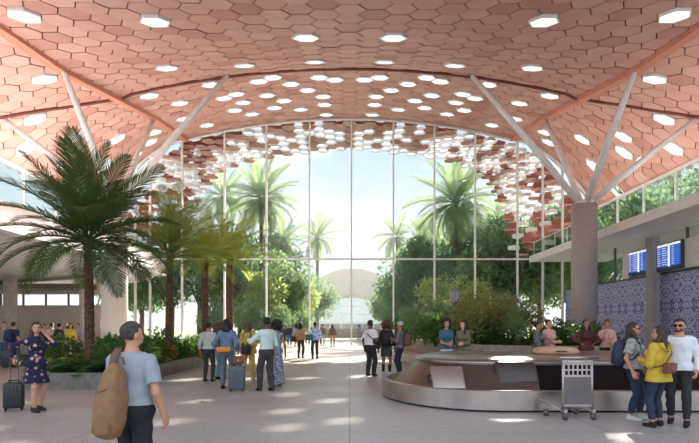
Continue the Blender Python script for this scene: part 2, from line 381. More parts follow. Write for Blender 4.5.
# ---- columns with branching struts
CX, CY, CT = 13.3, 27.2, 8.45
colm = M('column_concrete', (178, 172, 170), .8, scale=14, col2=(162, 156, 154), bump=.1)
colw = M('column_white', (238, 234, 230), .6, scale=14, col2=(226, 221, 216))
for sg, lab, mm in ((1, 'round grey concrete column with four branching struts at right', colm), (-1, 'round white column with four branching struts behind the left palms', colw)):
    t = thing('column', lab, 'column', (sg*CX, CY, 0))
    b = bm_(); tube(b, [(0, 0, 0), (0, 0, CT)], .68, 40); obj('shaft', b, mm, t, smooth=True)
    b = bm_(); tube(b, [(0, 0, CT), (0, 0, CT+.18)], .5, 32); obj('collar', b, WSTEEL, t, smooth=True)
    ends = []
    for px, py in ((637, 68), (472, 75), (545, 118), (697, 118)):
        x, y = hitroof(px, py); ends.append((x-CX, y-CY, EYE+roof(x, y)))
    for ex, ey, ez in ends:
        b = bm_(); d = Vector((sg*ex, ey, 0)).normalized()*.3
        tube(b, [(d.x, d.y, CT+.1), (sg*ex*.5, ey*.5, (CT+ez)/2), (sg*ex, ey, ez)], [.17, .19, .12], 14)
        obj('strut', b, WSTEEL, t, smooth=True)

# ---- departure boards on a grey fascia panel
b = bm_(); box(b, (.25, 6.6, 1.5), (17.42, 27.1, 5.35)); struct('trim_6', b, M('panel_grey', (228, 225, 221), .5, col2=(222, 219, 214)))
b = bm_(); box(b, (.4, .62, 6.6), (17.1, 27.05, 3.3)); struct('trim_7', b, M('pilaster_grey', (170, 164, 162), .6, col2=(160, 154, 152)))
BLUE = M('screen_blue', (40, 92, 190), .3, emit=.4, scale=.5, col2=(34, 82, 178)); ROWM = M('screen_text', (240, 244, 250), .4, emit=.4); HDR = M('screen_header', (24, 40, 84), .3, emit=.2)
for k, (y, lab) in enumerate(((28.45, 'blue flight information screen left of the grey pilaster'), (25.75, 'blue flight information screen right of the grey pilaster'))):
    t = thing('departure_board', lab, 'screen', (17.2, y, 5.34))
    b = bm_(); box(b, (.18, 2.0, 1.5), bev=.02); obj('casing', b, M('casing_grey', (70, 70, 74), .5), t)
    b = bm_(); box(b, (.02, 1.86, 1.08), (-.1, 0, .02)); obj('screen', b, BLUE, t)
    b = bm_(); box(b, (.02, 1.86, .12), (-.1, 0, .62)); obj('header', b, ROWM, t)
    b = bm_(); box(b, (.02, 1.86, .12), (-.1, 0, -.62)); obj('footer', b, HDR, t)
    random.seed(3+k)
    for q in range(8):
        z = .46-q*.125; yy = .88
        for wd in (.28, .50, .2):
            l = wd*random.uniform(.6, 1); r = bm_(); box(r, (.012, l, .03), (-.113, yy-l/2, z)); obj('text_line', r, ROWM, t); yy -= wd+.1+(.2 if wd > .4 else 0)
    b = bm_(); box(b, (.014, .16, 1.1), (-.113, -.06, 0)); obj('status_column', b, ROWM, t)

# ------------------------------------------------------------------ planters
def ring_wall(poly, h, th):
    c = Vector((sum(p[0] for p in poly)/len(poly), sum(p[1] for p in poly)/len(poly)))
    inner = []; n = len(poly)
    for i, p in enumerate(poly):
        a = Vector(p)-Vector(poly[i-1]); d = Vector(poly[(i+1) % n])-Vector(p)
        na = Vector((-a.y, a.x)).normalized(); nd = Vector((-d.y, d.x)).normalized(); m = (na+nd).normalized()
        inner.append(Vector(p)+m*th/max(.4, m.dot(na)))
    return [(v.x, v.y) for v in inner]
def planter(label, poly, h, th, mat):
    area = sum(poly[i-1][0]*poly[i][1]-poly[i][0]*poly[i-1][1] for i in range(len(poly)))
    if area < 0: poly = poly[::-1]
    inn = ring_wall(poly, h, th); b = bm_()
    loft(b, [[(x, y, 0) for x, y in poly], [(x, y, h-.02) for x, y in poly], [(x*.999+inn[i][0]*.001, y, h) for i, (x, y) in enumerate(poly)], [(x, y, h) for x, y in inn], [(x, y, 0) for x, y in inn]])
    t = thing('planter', label, 'planter'); obj('planter_wall', b, mat, t)
    s = bm_(); prism(s, inn, 0.01, h-.06); obj('soil', s, SOIL, t); return inn
LP = [(-8.5, 12.4), (-8.2, 12.2), (-6.15, 12.2), (-5.85, 12.5), (-5.95, 20), (-6.2, 27.2), (-9, 27.5), (-11.3, 26.5), (-11.3, 21), (-10.2, 16)]
lp_in = planter('long low grey stone planter at left under the indoor palms', LP, .43, .18, PLANTERM)
RP = [(2.75, 26.5), (2.75, 23), (3.1, 20), (3.7, 18.2), (4.7, 16.9), (6.2, 16.1), (8, 15.85), (8.9, 15.8), (9.6, 16.2), (10.4, 18.5), (11.6, 25.6), (10.8, 26.3), (7, 26.4)]
rp_in = planter('large curved grey stone planter at right behind the baggage carousel', RP, .95, .22, M('planter_taupe', (164, 150, 140), .75, scale=5, col2=(140, 128, 119), bump=.2, bscale=30))
b = bm_(); bp = [(2.68, 24.5), (2.68, 23), (3.0, 19.9), (3.55, 18.1), (4.3, 17.1)]; bo = [(p[0]-.55, p[1]-.12) for p in bp]
prism(b, bo+bp[::-1], .30, .42); prism(b, [(x+.12, y) for x, y in bo]+bp[::-1], 0, .30)
tag(obj('stone_bench', b, M('bench_stone', (196, 188, 180), .6, scale=5)), 'curved pale stone bench along the left end of the right planter', 'bench')

# ------------------------------------------------------------------ vegetation
def leafmat(name, c1, c2, rough=.5, scale=1.2):
    m = M(name, c1, rough, col2=c2, scale=scale); N = m.node_tree.nodes; L = m.node_tree.links; bs = N['Principled BSDF']
    out = [x for x in N if x.type == 'OUTPUT_MATERIAL'][0]; tr = N.new('ShaderNodeBsdfTranslucent'); tr.inputs[0].default_value = tuple(min(1, v*1.15) for v in lin(c1)[:3])+(1,)
    x = N.new('ShaderNodeMixShader'); x.inputs[0].default_value = .5; L.new(bs.outputs[0], x.inputs[1]); L.new(tr.outputs[0], x.inputs[2]); L.new(x.outputs[0], out.inputs[0]); return m
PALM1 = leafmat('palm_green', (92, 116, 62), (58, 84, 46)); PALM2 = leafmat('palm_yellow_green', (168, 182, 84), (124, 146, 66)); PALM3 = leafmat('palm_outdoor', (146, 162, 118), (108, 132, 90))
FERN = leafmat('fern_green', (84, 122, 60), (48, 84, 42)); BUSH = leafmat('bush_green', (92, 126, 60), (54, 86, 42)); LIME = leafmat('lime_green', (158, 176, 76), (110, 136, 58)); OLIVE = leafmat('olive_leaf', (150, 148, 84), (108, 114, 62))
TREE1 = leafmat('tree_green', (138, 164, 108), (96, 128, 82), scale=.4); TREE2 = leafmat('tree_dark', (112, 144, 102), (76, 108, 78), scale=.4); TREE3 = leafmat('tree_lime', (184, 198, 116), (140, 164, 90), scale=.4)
BARK = M('palm_bark', (112, 84, 64), .9, scale=14, col2=(64, 46, 36), bump=.8, bscale=20); BARKR = M('palm_bark_red', (120, 88, 66), .9, scale=14, col2=(76, 52, 40), bump=.8, bscale=20); BARKG = M('bark_grey', (128, 114, 98), .9, scale=8, col2=(90, 78, 66), bump=.6)
def frond_mesh(L, droop, nl, lw, mat, seed, lift=.0):
    R = random.Random(seed); b = bm_(); pts = []; x = z = 0; a = lift
    N = 16; st = L/N
    for i in range(N+1):
        pts.append(Vector((x, 0, z))); x += st*math.cos(a); z += st*math.sin(a); a -= droop/N*(.5+1.2*i/N)
    tube(b, pts, [.035*L/3*(1-.85*i/N) for i in range(N+1)], 5)
    for k in range(nl):
        f = .13+.87*k/(nl-1); q = f*N; i = min(N-1, int(q)); p = pts[i].lerp(pts[i+1], q-i); d = (pts[i+1]-pts[i]).normalized(); up = Vector((0, 1, 0)).cross(d)*-1
        ll = L*.29*(math.sin(PI*min(1, f*.86+.12))**.65)*R.uniform(.85, 1.1)
        for s in (-1, 1):
            dr = R.uniform(.15, .45); v = (Vector((0, s, 0))*.86+d*(.55+.5*f)+up*R.uniform(.1, .3)).normalized()
            m1 = p+v*ll*.5; v2 = (v-Vector((0, 0, dr))).normalized(); tip = m1+v2*ll*.5; w = d*lw*.5
            a0 = b.verts.new(p-w*.6); a1 = b.verts.new(p+w*.6); c0 = b.verts.new(m1-w); c1 = b.verts.new(m1+w); t = b.verts.new(tip)
            b.faces.new((a0, a1, c1, c0)); b.faces.new((c0, c1, t))
    return mesh_of('frond', b, mat)
def frond_set(L, nl, lw, mat, seed): return [frond_mesh(L, dr, nl, lw, mat, seed+i, .05) for i, dr in enumerate((.5, .9, 1.35))]
FS_A = frond_set(2.9, 54, .05, PALM1, 10); FS_B = frond_set(2.6, 40, .045, PALM2, 20); FS_B2 = frond_set(2.7, 40, .045, leafmat('palm_mid_green', (142, 164, 84), (96, 126, 62)), 25); FS_O = frond_set(4.4, 34, .11, PALM3, 30)
TRUNKS = {}
def palm(label, loc, hgt, r, fs, n, seed, bark, scale=1., group=None, name='palm_tree', emin=-25, emax=80):
    R = random.Random(seed); t = thing(name, label, 'palm tree', loc, 0, group)
    key = (round(hgt, 1), r)
    b = bm_(); N = int(hgt/.14); bend = R.uniform(-.05, .05)*hgt*.3
    pts = [Vector((bend*(i/N)**2, 0, hgt*i/N)) for i in range(N+1)]
    rad = [r*(1.12 if i < 2 else 1.0)*(1+.09*(i % 2))*(1-.12*i/N)*(1+.35*max(0, (i/N-.9)/.1)) for i in range(N+1)]
    tube(b, pts, rad, 14); obj('trunk', b, bark, t)
    top = pts[-1]
    for k in range(n):
        f = (k+.5)/n; el = math.radians(emax+(emin-emax)*f**.8+R.uniform(-7, 7)); az = k*2.39996+R.uniform(-.25, .25)
        me = fs[0 if f < .3 else (1 if f < .7 else 2)]
        o = link('frond', me, t, top+Vector((math.cos(az)*r*.5, math.sin(az)*r*.5, .05-.25*f)), (R.uniform(-.25, .25), -el, az)); s = scale*R.uniform(.86, 1.06)*(1-.15*(f > .85)); o.scale = (s, s, s)
    return t
sz = .37
palm('tall dark green palm with a rough trunk nearest the camera in the left planter', (-7.58, 14.0, sz), 3.85, .13, FS_A, 40, 1, BARK, 1.0, emax=86, emin=-18)
palm('yellow-green palm second from the camera in the left planter behind the man with the backpack', (-6.62, 17.6, sz), 3.95, .13, FS_B2, 28, 2, BARKR, .92, emax=87, emin=-8)
palm('yellow-green palm third from the camera in the left planter left of the standing group', (-6.3, 21.0, sz), 4.1, .14, FS_B, 26, 3, BARKR, .90, emax=87, emin=4)
palm('yellow-green palm farthest back in the left planter near the glass wall', (-6.25, 25.2, sz), 4.75, .15, FS_B, 26, 4, BARKR, .98, emax=87, emin=4)
outp = [(262, 198, 54, 'tall pale feathery palm outside the glass left of centre', 1.1, 40), (318, 238, 74, 'slim distant palm outside the glass just left of the far pavilion', .95, 26), (456, 202, 52, 'tallest large palm outside the glass right of centre', 1.3, 44),
        (424, 244, 60, 'smaller palm outside the glass left of the tallest palm', .95, 30), (398, 236, 72, 'slim distant palm outside the glass right of the far pavilion', .95, 26), (500, 226, 60, 'medium palm outside the glass right of the tallest palm', 1.05, 32),
        (222, 196, 66, 'hazy tall palm outside the glass at far left of the garden', 1.1, 30), (285, 240, 62, 'low palm outside the glass below the tall left palm', .8, 26), (440, 250, 70, 'small far palm outside the glass behind the right palms', .9, 24)]
for i, (px, py, d, lab, s, n) in enumerate(outp):
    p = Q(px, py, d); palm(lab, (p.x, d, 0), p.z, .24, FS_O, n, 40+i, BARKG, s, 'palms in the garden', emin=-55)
for i, (x, y, z, lab) in enumerate(((25.5, 19, 8.6, 'palm outside the right upper windows nearest the camera'), (25, 27, 8.2, 'palm outside the right upper windows behind the concrete column'), (-32.5, 24, 9.2, 'palm outside the left upper windows'), (25.5, 34, 8.0, 'palm outside the right upper windows close to the glass front'))):
    palm(lab, (x, y, 0), z, .24, FS_O, 34, 60+i, BARKG, .9, 'palms beside the hall', emin=-55)

def leaf(b, p, v, n, L, w):
    s = v.cross(n); s = s.normalized() if s.length > 1e-5 else v.orthogonal().normalized()
    q = [p, p+v*L*.5+s*w*.5, p+v*L-n*L*.12, p+v*L*.5-s*w*.5]
    b.faces.new([b.verts.new(x) for x in q])
def rvec(R):
    while True:
        v = Vector((R.uniform(-1, 1), R.uniform(-1, 1), R.uniform(-1, 1)))
        if .1 < v.length < 1: return v.normalized()
def bush_mesh(rx, rz, n, L, w, mat, seed, name='leafy_shrub'):
    R = random.Random(seed); b = bm_(); blobs = [(Vector((R.uniform(-.55, .55)*rx, R.uniform(-.55, .55)*rx, rz*R.uniform(.5, 1.3))), R.uniform(.4, .65)) for _ in range(9)]
    for c, s in blobs[:6]: tube(b, [(0, 0, -.05), c*.55+Vector((0, 0, .05)), c], [.02, .014, .006], 5)
    for _ in range(n):
        c, s = R.choice(blobs); d = rvec(R); p = c+Vector((d.x*rx*s, d.y*rx*s, d.z*rz*s*.8))*R.uniform(.55, 1)
        if p.z < .02: p.z = .02+R.random()*.1
        v = (d+rvec(R)*.8+Vector((0, 0, -.1))).normalized(); leaf(b, p, v, (d+rvec(R)*.4).normalized(), L*R.uniform(.6, 1.2), w*R.uniform(.7, 1.2))
    return mesh_of(name, b, mat)
def rosette_mesh(n, L, w, mat, seed, pinnate=False):
    R = random.Random(seed); b = bm_()
    for k in range(n):
        az = k*2.4+R.uniform(-.3, .3); el = math.radians(R.uniform(25, 80)); l = L*R.uniform(.7, 1.1); d = Vector((math.cos(az), math.sin(az), 0)); s = Vector((-d.y, d.x, 0)); p = Vector((0, 0, 0)); a = el; pts = []
        for i in range(7): pts.append(p.copy()); p = p+(d*math.cos(a)+Vector((0, 0, math.sin(a))))*l/6; a -= .24+R.uniform(0, .1)
        for q in pts[1:]:
            if q.z < .01: q.z = .01
        if pinnate:
            tube(b, pts, .008, 4)
            for j in range(1, 22):
                f = j/22*5.99; i = int(f); q = pts[i].lerp(pts[i+1], f-i); t = (pts[i+1]-pts[i]).normalized(); ll = l*.24*math.sin(PI*(.12+.84*j/22))
                for sg in (-1, 1): leaf(b, q, (s*sg+t*.7-Vector((0, 0, .2))).normalized(), Vector((0, 0, 1)), ll, w)
        else:
            ww = [.25, .8, 1, .95, .7, .4, .05]; vs = [(b.verts.new(q-s*w*ww[i]*.5+Vector((0, 0, .02))), b.verts.new(q), b.verts.new(q+s*w*ww[i]*.5+Vector((0, 0, .02)))) for i, q in enumerate(pts)]
            for u, v in zip(vs, vs[1:]): b.faces.new((u[0], u[1], v[1], v[0])); b.faces.new((u[1], u[2], v[2], v[1]))
    return mesh_of('rosette', b, mat)
PL = {'cycad': ([rosette_mesh(16, .95, .035, FERN, 70+i, True) for i in range(2)], 'feathery'), 'fern': ([rosette_mesh(22, .75, .10, BUSH, 80+i) for i in range(2)], 'strappy'), 'lime': ([rosette_mesh(18, .7, .12, LIME, 90+i) for i in range(2)], 'lime'),
      'bush': ([bush_mesh(.55, .5, 520, .15, .07, BUSH, 100+i) for i in range(3)], 'leafy'), 'olive': ([bush_mesh(.8, .85, 900, .13, .05, OLIVE, 110+i) for i in range(2)], 'olive'), 'tallbush': ([bush_mesh(.8, .95, 950, .15, .06, TREE1, 120+i) for i in range(2)], 'tall'), 'flower': ([bush_mesh(.45, .35, 380, .14, .05, M('rusty_leaf', (176, 128, 66), .6, col2=(120, 112, 52)), 130)], 'rusty')}
NMS = {'cycad': 'cycad_plant', 'fern': 'fern_plant', 'lime': 'lime_plant', 'bush': 'leafy_shrub', 'olive': 'olive_shrub', 'tallbush': 'tall_shrub', 'flower': 'rusty_shrub'}
DES = {'cycad': 'dark green feathery cycad', 'fern': 'green strap-leaved fern', 'lime': 'bright lime-green broad-leaved plant', 'bush': 'rounded green leafy shrub', 'olive': 'fine-leaved olive-green shrub', 'tallbush': 'tall bushy green shrub', 'flower': 'low rusty-yellow shrub'}
def plant(kind, x, y, z, s, where, R):
    ms = PL[kind][0]; o = link(NMS[kind], R.choice(ms), None, (x, y, z), (0, 0, R.uniform(0, 6.28))); o.scale = (s, s, s*R.uniform(.9, 1.1))
    tag(o, DES[kind]+' growing '+where, 'plant', DES[kind]+'s '+where)
def inside(poly, x, y):
    c = False; n = len(poly)
    for i in range(n):
        (x0, y0), (x1, y1) = poly[i-1], poly[i]
        if (y0 > y) != (y1 > y) and x < (x1-x0)*(y-y0)/(y1-y0)+x0: c = not c
    return c
def fill(poly, kinds, n, z, where, seed, dmin, smul=1, ymax=99, edge=.25):
    R = random.Random(seed); pts = []; xs_ = [p[0] for p in poly]; ys_ = [p[1] for p in poly]; tries = 0
    while len(pts) < n and tries < 6000:
        tries += 1; x = R.uniform(min(xs_), max(xs_)); y = R.uniform(min(ys_), min(ymax, max(ys_)))
        if not all(inside(poly, x+dx, y+dy) for dx, dy in ((edge, 0), (-edge, 0), (0, edge), (0, -edge))): continue
        if any((x-a)**2+(y-c)**2 < dmin**2 for a, c in pts): continue
        pts.append((x, y)); k = R.choice(kinds); plant(k, x, y, z, smul*R.uniform(.8, 1.15), where, R)
LW = 'in the left planter'; RW = 'in the right planter'
R_ = random.Random(9)
for i, x in enumerate(np.linspace(-8.1, -6.3, 6)): plant(['cycad', 'fern', 'cycad', 'fern', 'cycad', 'bush'][i], x, 12.75+.25*(i % 2), .37, [.9, .8, .95, .8, .9, .9][i], LW, R_)
for i, y in enumerate(np.arange(13.4, 27, .9)): plant(['fern', 'bush', 'cycad', 'lime', 'flower', 'bush', 'fern', 'lime'][i % 8], -6.45-.0*(i % 2), y, .37, 1.0, LW, R_)
fill(lp_in, ['fern', 'bush', 'cycad', 'bush', 'lime'], 46, .37, LW, 21, .75, 1.1)
for px, d in ((112, 16.5), (128, 18), (150, 20)): plant('cycad', G(px, d).x, d, .37, 1.5, LW, R_)
fill(rp_in, ['bush', 'fern', 'bush', 'cycad'], 46, .89, RW, 22, .8, 1.0, 19.5)
fill([p for p in rp_in if p[0] < 7.2]+[(7.4, 26)], ['tallbush', 'olive', 'bush', 'tallbush'], 26, .89, RW, 23, 1.15, 1.1)
for px, d, k, s in ((470, 18, 'olive', 1.35), (492, 18.5, 'olive', 1.5), (512, 19, 'olive', 1.5), (530, 18.5, 'olive', 1.3), (484, 21, 'olive', 1.6), (415, 19.8, 'tallbush', .95), (425, 19, 'tallbush', .95), (436, 18.5, 'bush', 1.4), (402, 22.5, 'bush', 1.2), (590, 16.6, 'fern', 1.2), (575, 16.8, 'fern', 1.3), (603, 16.6, 'fern', 1.2), (560, 17, 'bush', 1.3), (572, 18.5, 'lime', 1.5)): plant(k, G(px, d).x, d, .89, s, RW, R_)

def tree_mesh(hc, rc, n, L, mat, seed):
    R = random.Random(seed); b = bm_(); bl = []
    for _ in range(26):
        d = rvec(R); bl.append((Vector((d.x*rc*R.uniform(.3, .85), d.y*rc*R.uniform(.3, .85), hc+d.z*hc*.5*R.uniform(.3, 1))), rc*R.uniform(.22, .42)))
    for _ in range(n):
        c, s = R.choice(bl); d = rvec(R); p = c+d*s*R.uniform(.6, 1.05); p.z = max(.15, p.z)
        leaf(b, p, (d+rvec(R)*.9).normalized(), (d+rvec(R)*.5+Vector((0, 0, .4))).normalized(), L*R.uniform(.6, 1.3), L*.5*R.uniform(.7, 1.2))
    t = bm_(); tube(t, [(0, 0, 0), (.1, 0, hc*.5), (0, .1, hc)], [.22, .16, .08], 8)
    for c, s in bl[:9]: tube(t, [(0, 0, hc*.45), (c.x*.5, c.y*.5, (hc*.6+c.z)*.5), c], [.09, .06, .02], 5)
    return mesh_of('crown', b, mat), mesh_of('tree_trunk', t, BARKG)
TR = [tree_mesh(4.2, 2.8, 5200, .34, TREE1, 200), tree_mesh(4.6, 3.0, 5200, .32, TREE2, 201), tree_mesh(3.4, 2.6, 4600, .36, TREE3, 202), tree_mesh(2.2, 2.0, 3600, .26, TREE1, 203)]
KN = ['mid green broadleaf tree', 'dark green broadleaf tree', 'bright yellow-green broadleaf tree', 'low bushy green tree']
def tree(k, px, d, s, where):
    t = thing('broadleaf_tree', KN[k]+' '+where, 'tree', G(px, d), random.random()*6, KN[k]+'s '+where)
    for nm, me in zip(('crown', 'trunk'), TR[k]): o = link(nm, me, t); o.scale = (s*1.35, s*1.35, s*(1.55 if k < 3 else 1.3))
GW = 'in the garden left of the far pavilion'; GR = 'in the garden right of the far pavilion'
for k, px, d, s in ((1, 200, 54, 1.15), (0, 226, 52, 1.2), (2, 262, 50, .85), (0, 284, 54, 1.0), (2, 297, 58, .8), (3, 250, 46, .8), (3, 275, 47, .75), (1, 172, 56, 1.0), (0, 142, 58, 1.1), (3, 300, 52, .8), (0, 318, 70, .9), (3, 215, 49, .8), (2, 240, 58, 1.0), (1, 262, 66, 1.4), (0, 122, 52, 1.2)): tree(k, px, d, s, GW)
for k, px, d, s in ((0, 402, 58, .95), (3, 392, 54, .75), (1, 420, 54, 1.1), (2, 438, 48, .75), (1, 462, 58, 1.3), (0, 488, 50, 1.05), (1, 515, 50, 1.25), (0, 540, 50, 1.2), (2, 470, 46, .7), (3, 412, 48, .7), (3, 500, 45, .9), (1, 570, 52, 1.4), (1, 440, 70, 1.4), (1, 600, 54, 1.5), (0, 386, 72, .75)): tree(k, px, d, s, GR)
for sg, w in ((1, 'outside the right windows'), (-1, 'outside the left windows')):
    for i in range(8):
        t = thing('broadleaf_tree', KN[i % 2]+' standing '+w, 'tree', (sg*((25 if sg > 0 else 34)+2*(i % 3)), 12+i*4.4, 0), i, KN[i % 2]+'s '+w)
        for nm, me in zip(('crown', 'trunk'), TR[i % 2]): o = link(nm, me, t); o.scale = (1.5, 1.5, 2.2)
# soft mist hanging in the garden
hz = bpy.data.materials.new('garden_mist'); hz.use_nodes = True; _n = hz.node_tree.nodes; _n.clear(); _o = _n.new('ShaderNodeOutputMaterial'); _v = _n.new('ShaderNodeVolumeScatter')
_v.inputs['Density'].default_value = .0038; _v.inputs['Anisotropy'].default_value = .2; hz.node_tree.links.new(_v.outputs[0], _o.inputs['Volume'])
b = bm_(); box(b, (120, 62, 26), (0, 47+31, 13.1)); h_ = obj('mist', b, hz); tag(h_, 'thin pale mist hanging in the garden beyond the glass wall', 'mist'); h_['kind'] = 'stuff'
# low wall, hedge, far pavilion
b = bm_(); box(b, (16, .5, 1.2), (-1.5, 61, .6)); struct('wall_garden', b, CONC)
b = bm_(); R = random.Random(8)
for _ in range(7000): leaf(b, Vector((R.uniform(3.4, 14), R.uniform(47.4, 48.6), R.uniform(.05, 1.7))), rvec(R), rvec(R), .22, .1)
tag(obj('hedge', b, TREE2), 'clipped green hedge outside the glass right of the far pavilion', 'hedge')
t = thing('arched_pavilion', 'distant pale vaulted pavilion with glass front beyond the garden', 'building', (.6, 118, 0))
def arch(rx, rz, z0, n=32): return [(rx*math.cos(PI-PI*i/n), z0+rz*math.sin(PI*i/n)) for i in range(n+1)]
o_, i_ = arch(14, 14.2, 1), arch(11.3, 8.2, 1)
b = bm_(); loft(b, [[(xo, -3, zo), (xo*.98, 10, zo*.96), (xi*.96, 10, zi*.96), (xi, 0, zi)] for (xo, zo), (xi, zi) in zip(o_, i_)], True, True); obj('vault', b, M('pavilion_shell', (214, 196, 186), .7, scale=.6, col2=(200, 182, 172)), t)
b = bm_(); loft(b, [[(x, 1.2, 0), (x, 1.25, 0), (x, 1.25, z), (x, 1.2, z)] for x, z in i_[2:-2]], True, True); obj('pane', b, GLASS2, t)
for x in (-8, -5.4, -2.7, 0, 2.7, 5.4, 8):
    z = 1+8.2*math.sqrt(1-(x/11.3)**2); b = bm_(); box(b, (.16, .16, z), (x, 1.1, z/2)); obj('mullion', b, WSTEEL, t)
for z, h in ((6.2, .45), (4.4, .3), (2.2, .5)):
    b = bm_(); box(b, (20, .3, h), (0, 1.0, z)); obj('floor_band', b, WSTEEL, t)
b = bm_(); box(b, (19, 6, 2.4), (0, 6, 1.2)); obj('inner_wall', b, M('pav_inner', (160, 142, 128), .7), t)
t = thing('lamp_post', 'grey lamp post with square lantern in the right planter', 'lamp post', G(455, 24.3, .89))
b = bm_(); tube(b, [(0, 0, 0), (0, 0, 2.0)], .10, 10); obj('pole', b, STEELD, t); b = bm_(); box(b, (.42, .42, .55), (0, 0, 2.2), bev=.03); obj('lantern', b, M('lamp_grey', (168, 164, 158), .5), t); b = bm_(); box(b, (.5, .5, .08), (0, 0, 2.5)); obj('lantern_cap', b, STEELD, t)
# ------------------------------------------------------------------ people
def sdf_field(prims, h, k, pad=.05):
    lo = np.full(3, 1e9); hi = -lo
    for p in prims:
        if p[0] == 'c':
            for q, r in ((p[1], p[3]), (p[2], p[4])): lo = np.minimum(lo, np.array(q)-r*1.15); hi = np.maximum(hi, np.array(q)+r*1.15)
        else: lo = np.minimum(lo, np.array(p[1])-max(p[2])); hi = np.maximum(hi, np.array(p[1])+max(p[2]))
    lo -= pad; hi += pad; n = np.ceil((hi-lo)/h).astype(int)+1
    ax = [lo[i]+h*np.arange(n[i]) for i in range(3)]; Fd = np.full(tuple(n), .3, np.float32)
    for p in prims:
        m = k+3*h
        if p[0] == 'c': a, b, r0, r1 = np.array(p[1]), np.array(p[2]), p[3], p[4]; R = max(r0, r1)*1.1+m; l0 = np.minimum(a, b)-R; h0 = np.maximum(a, b)+R
        else: a = np.array(p[1]); R = max(p[2])+m; l0 = a-R; h0 = a+R
        i0 = np.maximum(0, np.floor((l0-lo)/h).astype(int)); i1 = np.minimum(n, np.ceil((h0-lo)/h).astype(int)+1)
        if (i1 <= i0).any(): continue
        X = ax[0][i0[0]:i1[0], None, None]; Y = ax[1][None, i0[1]:i1[1], None]; Z = ax[2][None, None, i0[2]:i1[2]]
        if p[0] == 'c':
            fy = p[5] if len(p) > 5 else 1.0; flat = len(p) > 6 and p[6]
            dx, dy, dz = X-a[0], (Y-a[1]), Z-a[2]; u = b-a
            uy = u[1]; L2 = max(1e-9, u.dot(u)); tr = (dx*u[0]+dy*uy+dz*u[2])/L2; t = np.clip(tr, 0, 1)
            d = np.sqrt((dx-t*u[0])**2+((dy-t*uy)/fy)**2+(dz-t*u[2])**2)-(r0+(r1-r0)*t)
            if fy < 1: d = d*(fy*.5+.5)
            if flat: d = np.maximum(d, (tr-1)*math.sqrt(L2))
        else:
            c, s = math.cos(-(p[3] if len(p) > 3 else 0)), math.sin(-(p[3] if len(p) > 3 else 0)); dx, dy, dz = X-a[0], Y-a[1], Z-a[2]
            qx, qy = dx*c-dy*s, dx*s+dy*c; r = p[2]
            k0 = np.sqrt((qx/r[0])**2+(qy/r[1])**2+(dz/r[2])**2); k1 = np.sqrt((qx/r[0]**2)**2+(qy/r[1]**2)**2+(dz/r[2]**2)**2)
            d = k0*(k0-1)/np.maximum(k1, 1e-6)
        S = Fd[i0[0]:i1[0], i0[1]:i1[1], i0[2]:i1[2]]
        hh = np.clip(.5+.5*(S-d)/k, 0, 1); Fd[i0[0]:i1[0], i0[1]:i1[1], i0[2]:i1[2]] = S*(1-hh)+d*hh-k*hh*(1-hh)
    return Fd, ax
def surf(Fd, ax, h):
    s = Fd < 0; n = Fd.shape
    c = np.zeros(tuple(v-1 for v in n), np.int8)
    for dx in (0, 1):
        for dy in (0, 1):
            for dz in (0, 1): c += s[dx:n[0]-1+dx, dy:n[1]-1+dy, dz:n[2]-1+dz]
    cell = np.argwhere((c > 0) & (c < 8)); idx = np.full(c.shape, -1, np.int64); idx[tuple(cell.T)] = np.arange(len(cell))
    acc = np.zeros((len(cell), 3)); cnt = np.zeros(len(cell))
    cor = [(x, y, z) for x in (0, 1) for y in (0, 1) for z in (0, 1)]
    for a in cor:
        for b in cor:
            if sum(b)-sum(a) == 1 and sum(abs(b[i]-a[i]) for i in range(3)) == 1:
                fa = Fd[tuple((cell+a).T)]; fb = Fd[tuple((cell+b).T)]; m = (fa < 0) != (fb < 0)
                t = np.where(m, fa/np.where(m, fa-fb, 1), 0)[:, None]; acc += np.where(m[:, None], np.array(a)+t*(np.array(b)-np.array(a)), 0); cnt += m
    V = (cell+acc/np.maximum(cnt, 1)[:, None])*h+np.array([ax[0][0], ax[1][0], ax[2][0]]); Q = []
    for d in range(3):
        e1, e2 = (d+1) % 3, (d+2) % 3; sl0 = [slice(None)]*3; sl1 = [slice(None)]*3; sl0[d] = slice(0, -1); sl1[d] = slice(1, None)
        f = s[tuple(sl0)] != s[tuple(sl1)]; E = np.argwhere(f); E = E[(E[:, e1] > 0) & (E[:, e2] > 0) & (E[:, e1] < n[e1]-1) & (E[:, e2] < n[e2]-1)]
        o1 = np.zeros(3, int); o1[e1] = 1; o2 = np.zeros(3, int); o2[e2] = 1
        q = np.stack([idx[tuple((E-o1-o2).T)], idx[tuple((E-o2).T)], idx[tuple(E.T)], idx[tuple((E-o1).T)]], 1); fl = ~s[tuple(E.T)]; q[fl] = q[fl][:, ::-1]; Q.append(q)
    return V, np.concatenate(Q)
def join(parts):
    V, Q, o = [], [], 0
    for v, q in parts: V.append(v); Q.append(q+o); o += len(v)
    return np.concatenate(V), np.concatenate(Q)
def npmesh(name, V, Q, mat, S=1.):
    me = bpy.data.meshes.new(name); me.vertices.add(len(V)); me.vertices.foreach_set('co', (V*S).astype(np.float32).ravel())
    me.loops.add(len(Q)*4); me.loops.foreach_set('vertex_index', Q.astype(np.int32).ravel()); me.polygons.add(len(Q))
    me.polygons.foreach_set('loop_start', np.arange(0, len(Q)*4, 4, dtype=np.int32)); me.polygons.foreach_set('use_smooth', [True]*len(Q))
    me.update(calc_edges=True); me.validate(); me.materials.append(mat); return me
def v3(*a): return np.array(a, float)
def ik(S, T, l1, l2, pole):
    d = T-S; L = np.linalg.norm(d); m = (l1+l2)*.995
    if L > m: T = S+d/L*m; d = T-S; L = m
    u = d/L; a = (l1*l1-l2*l2+L*L)/(2*L); hh = math.sqrt(max(0, l1*l1-a*a)); p = np.array(pole, float); p = p-u*p.dot(u); p /= max(1e-6, np.linalg.norm(p))
    return S+u*a+p*hh, T
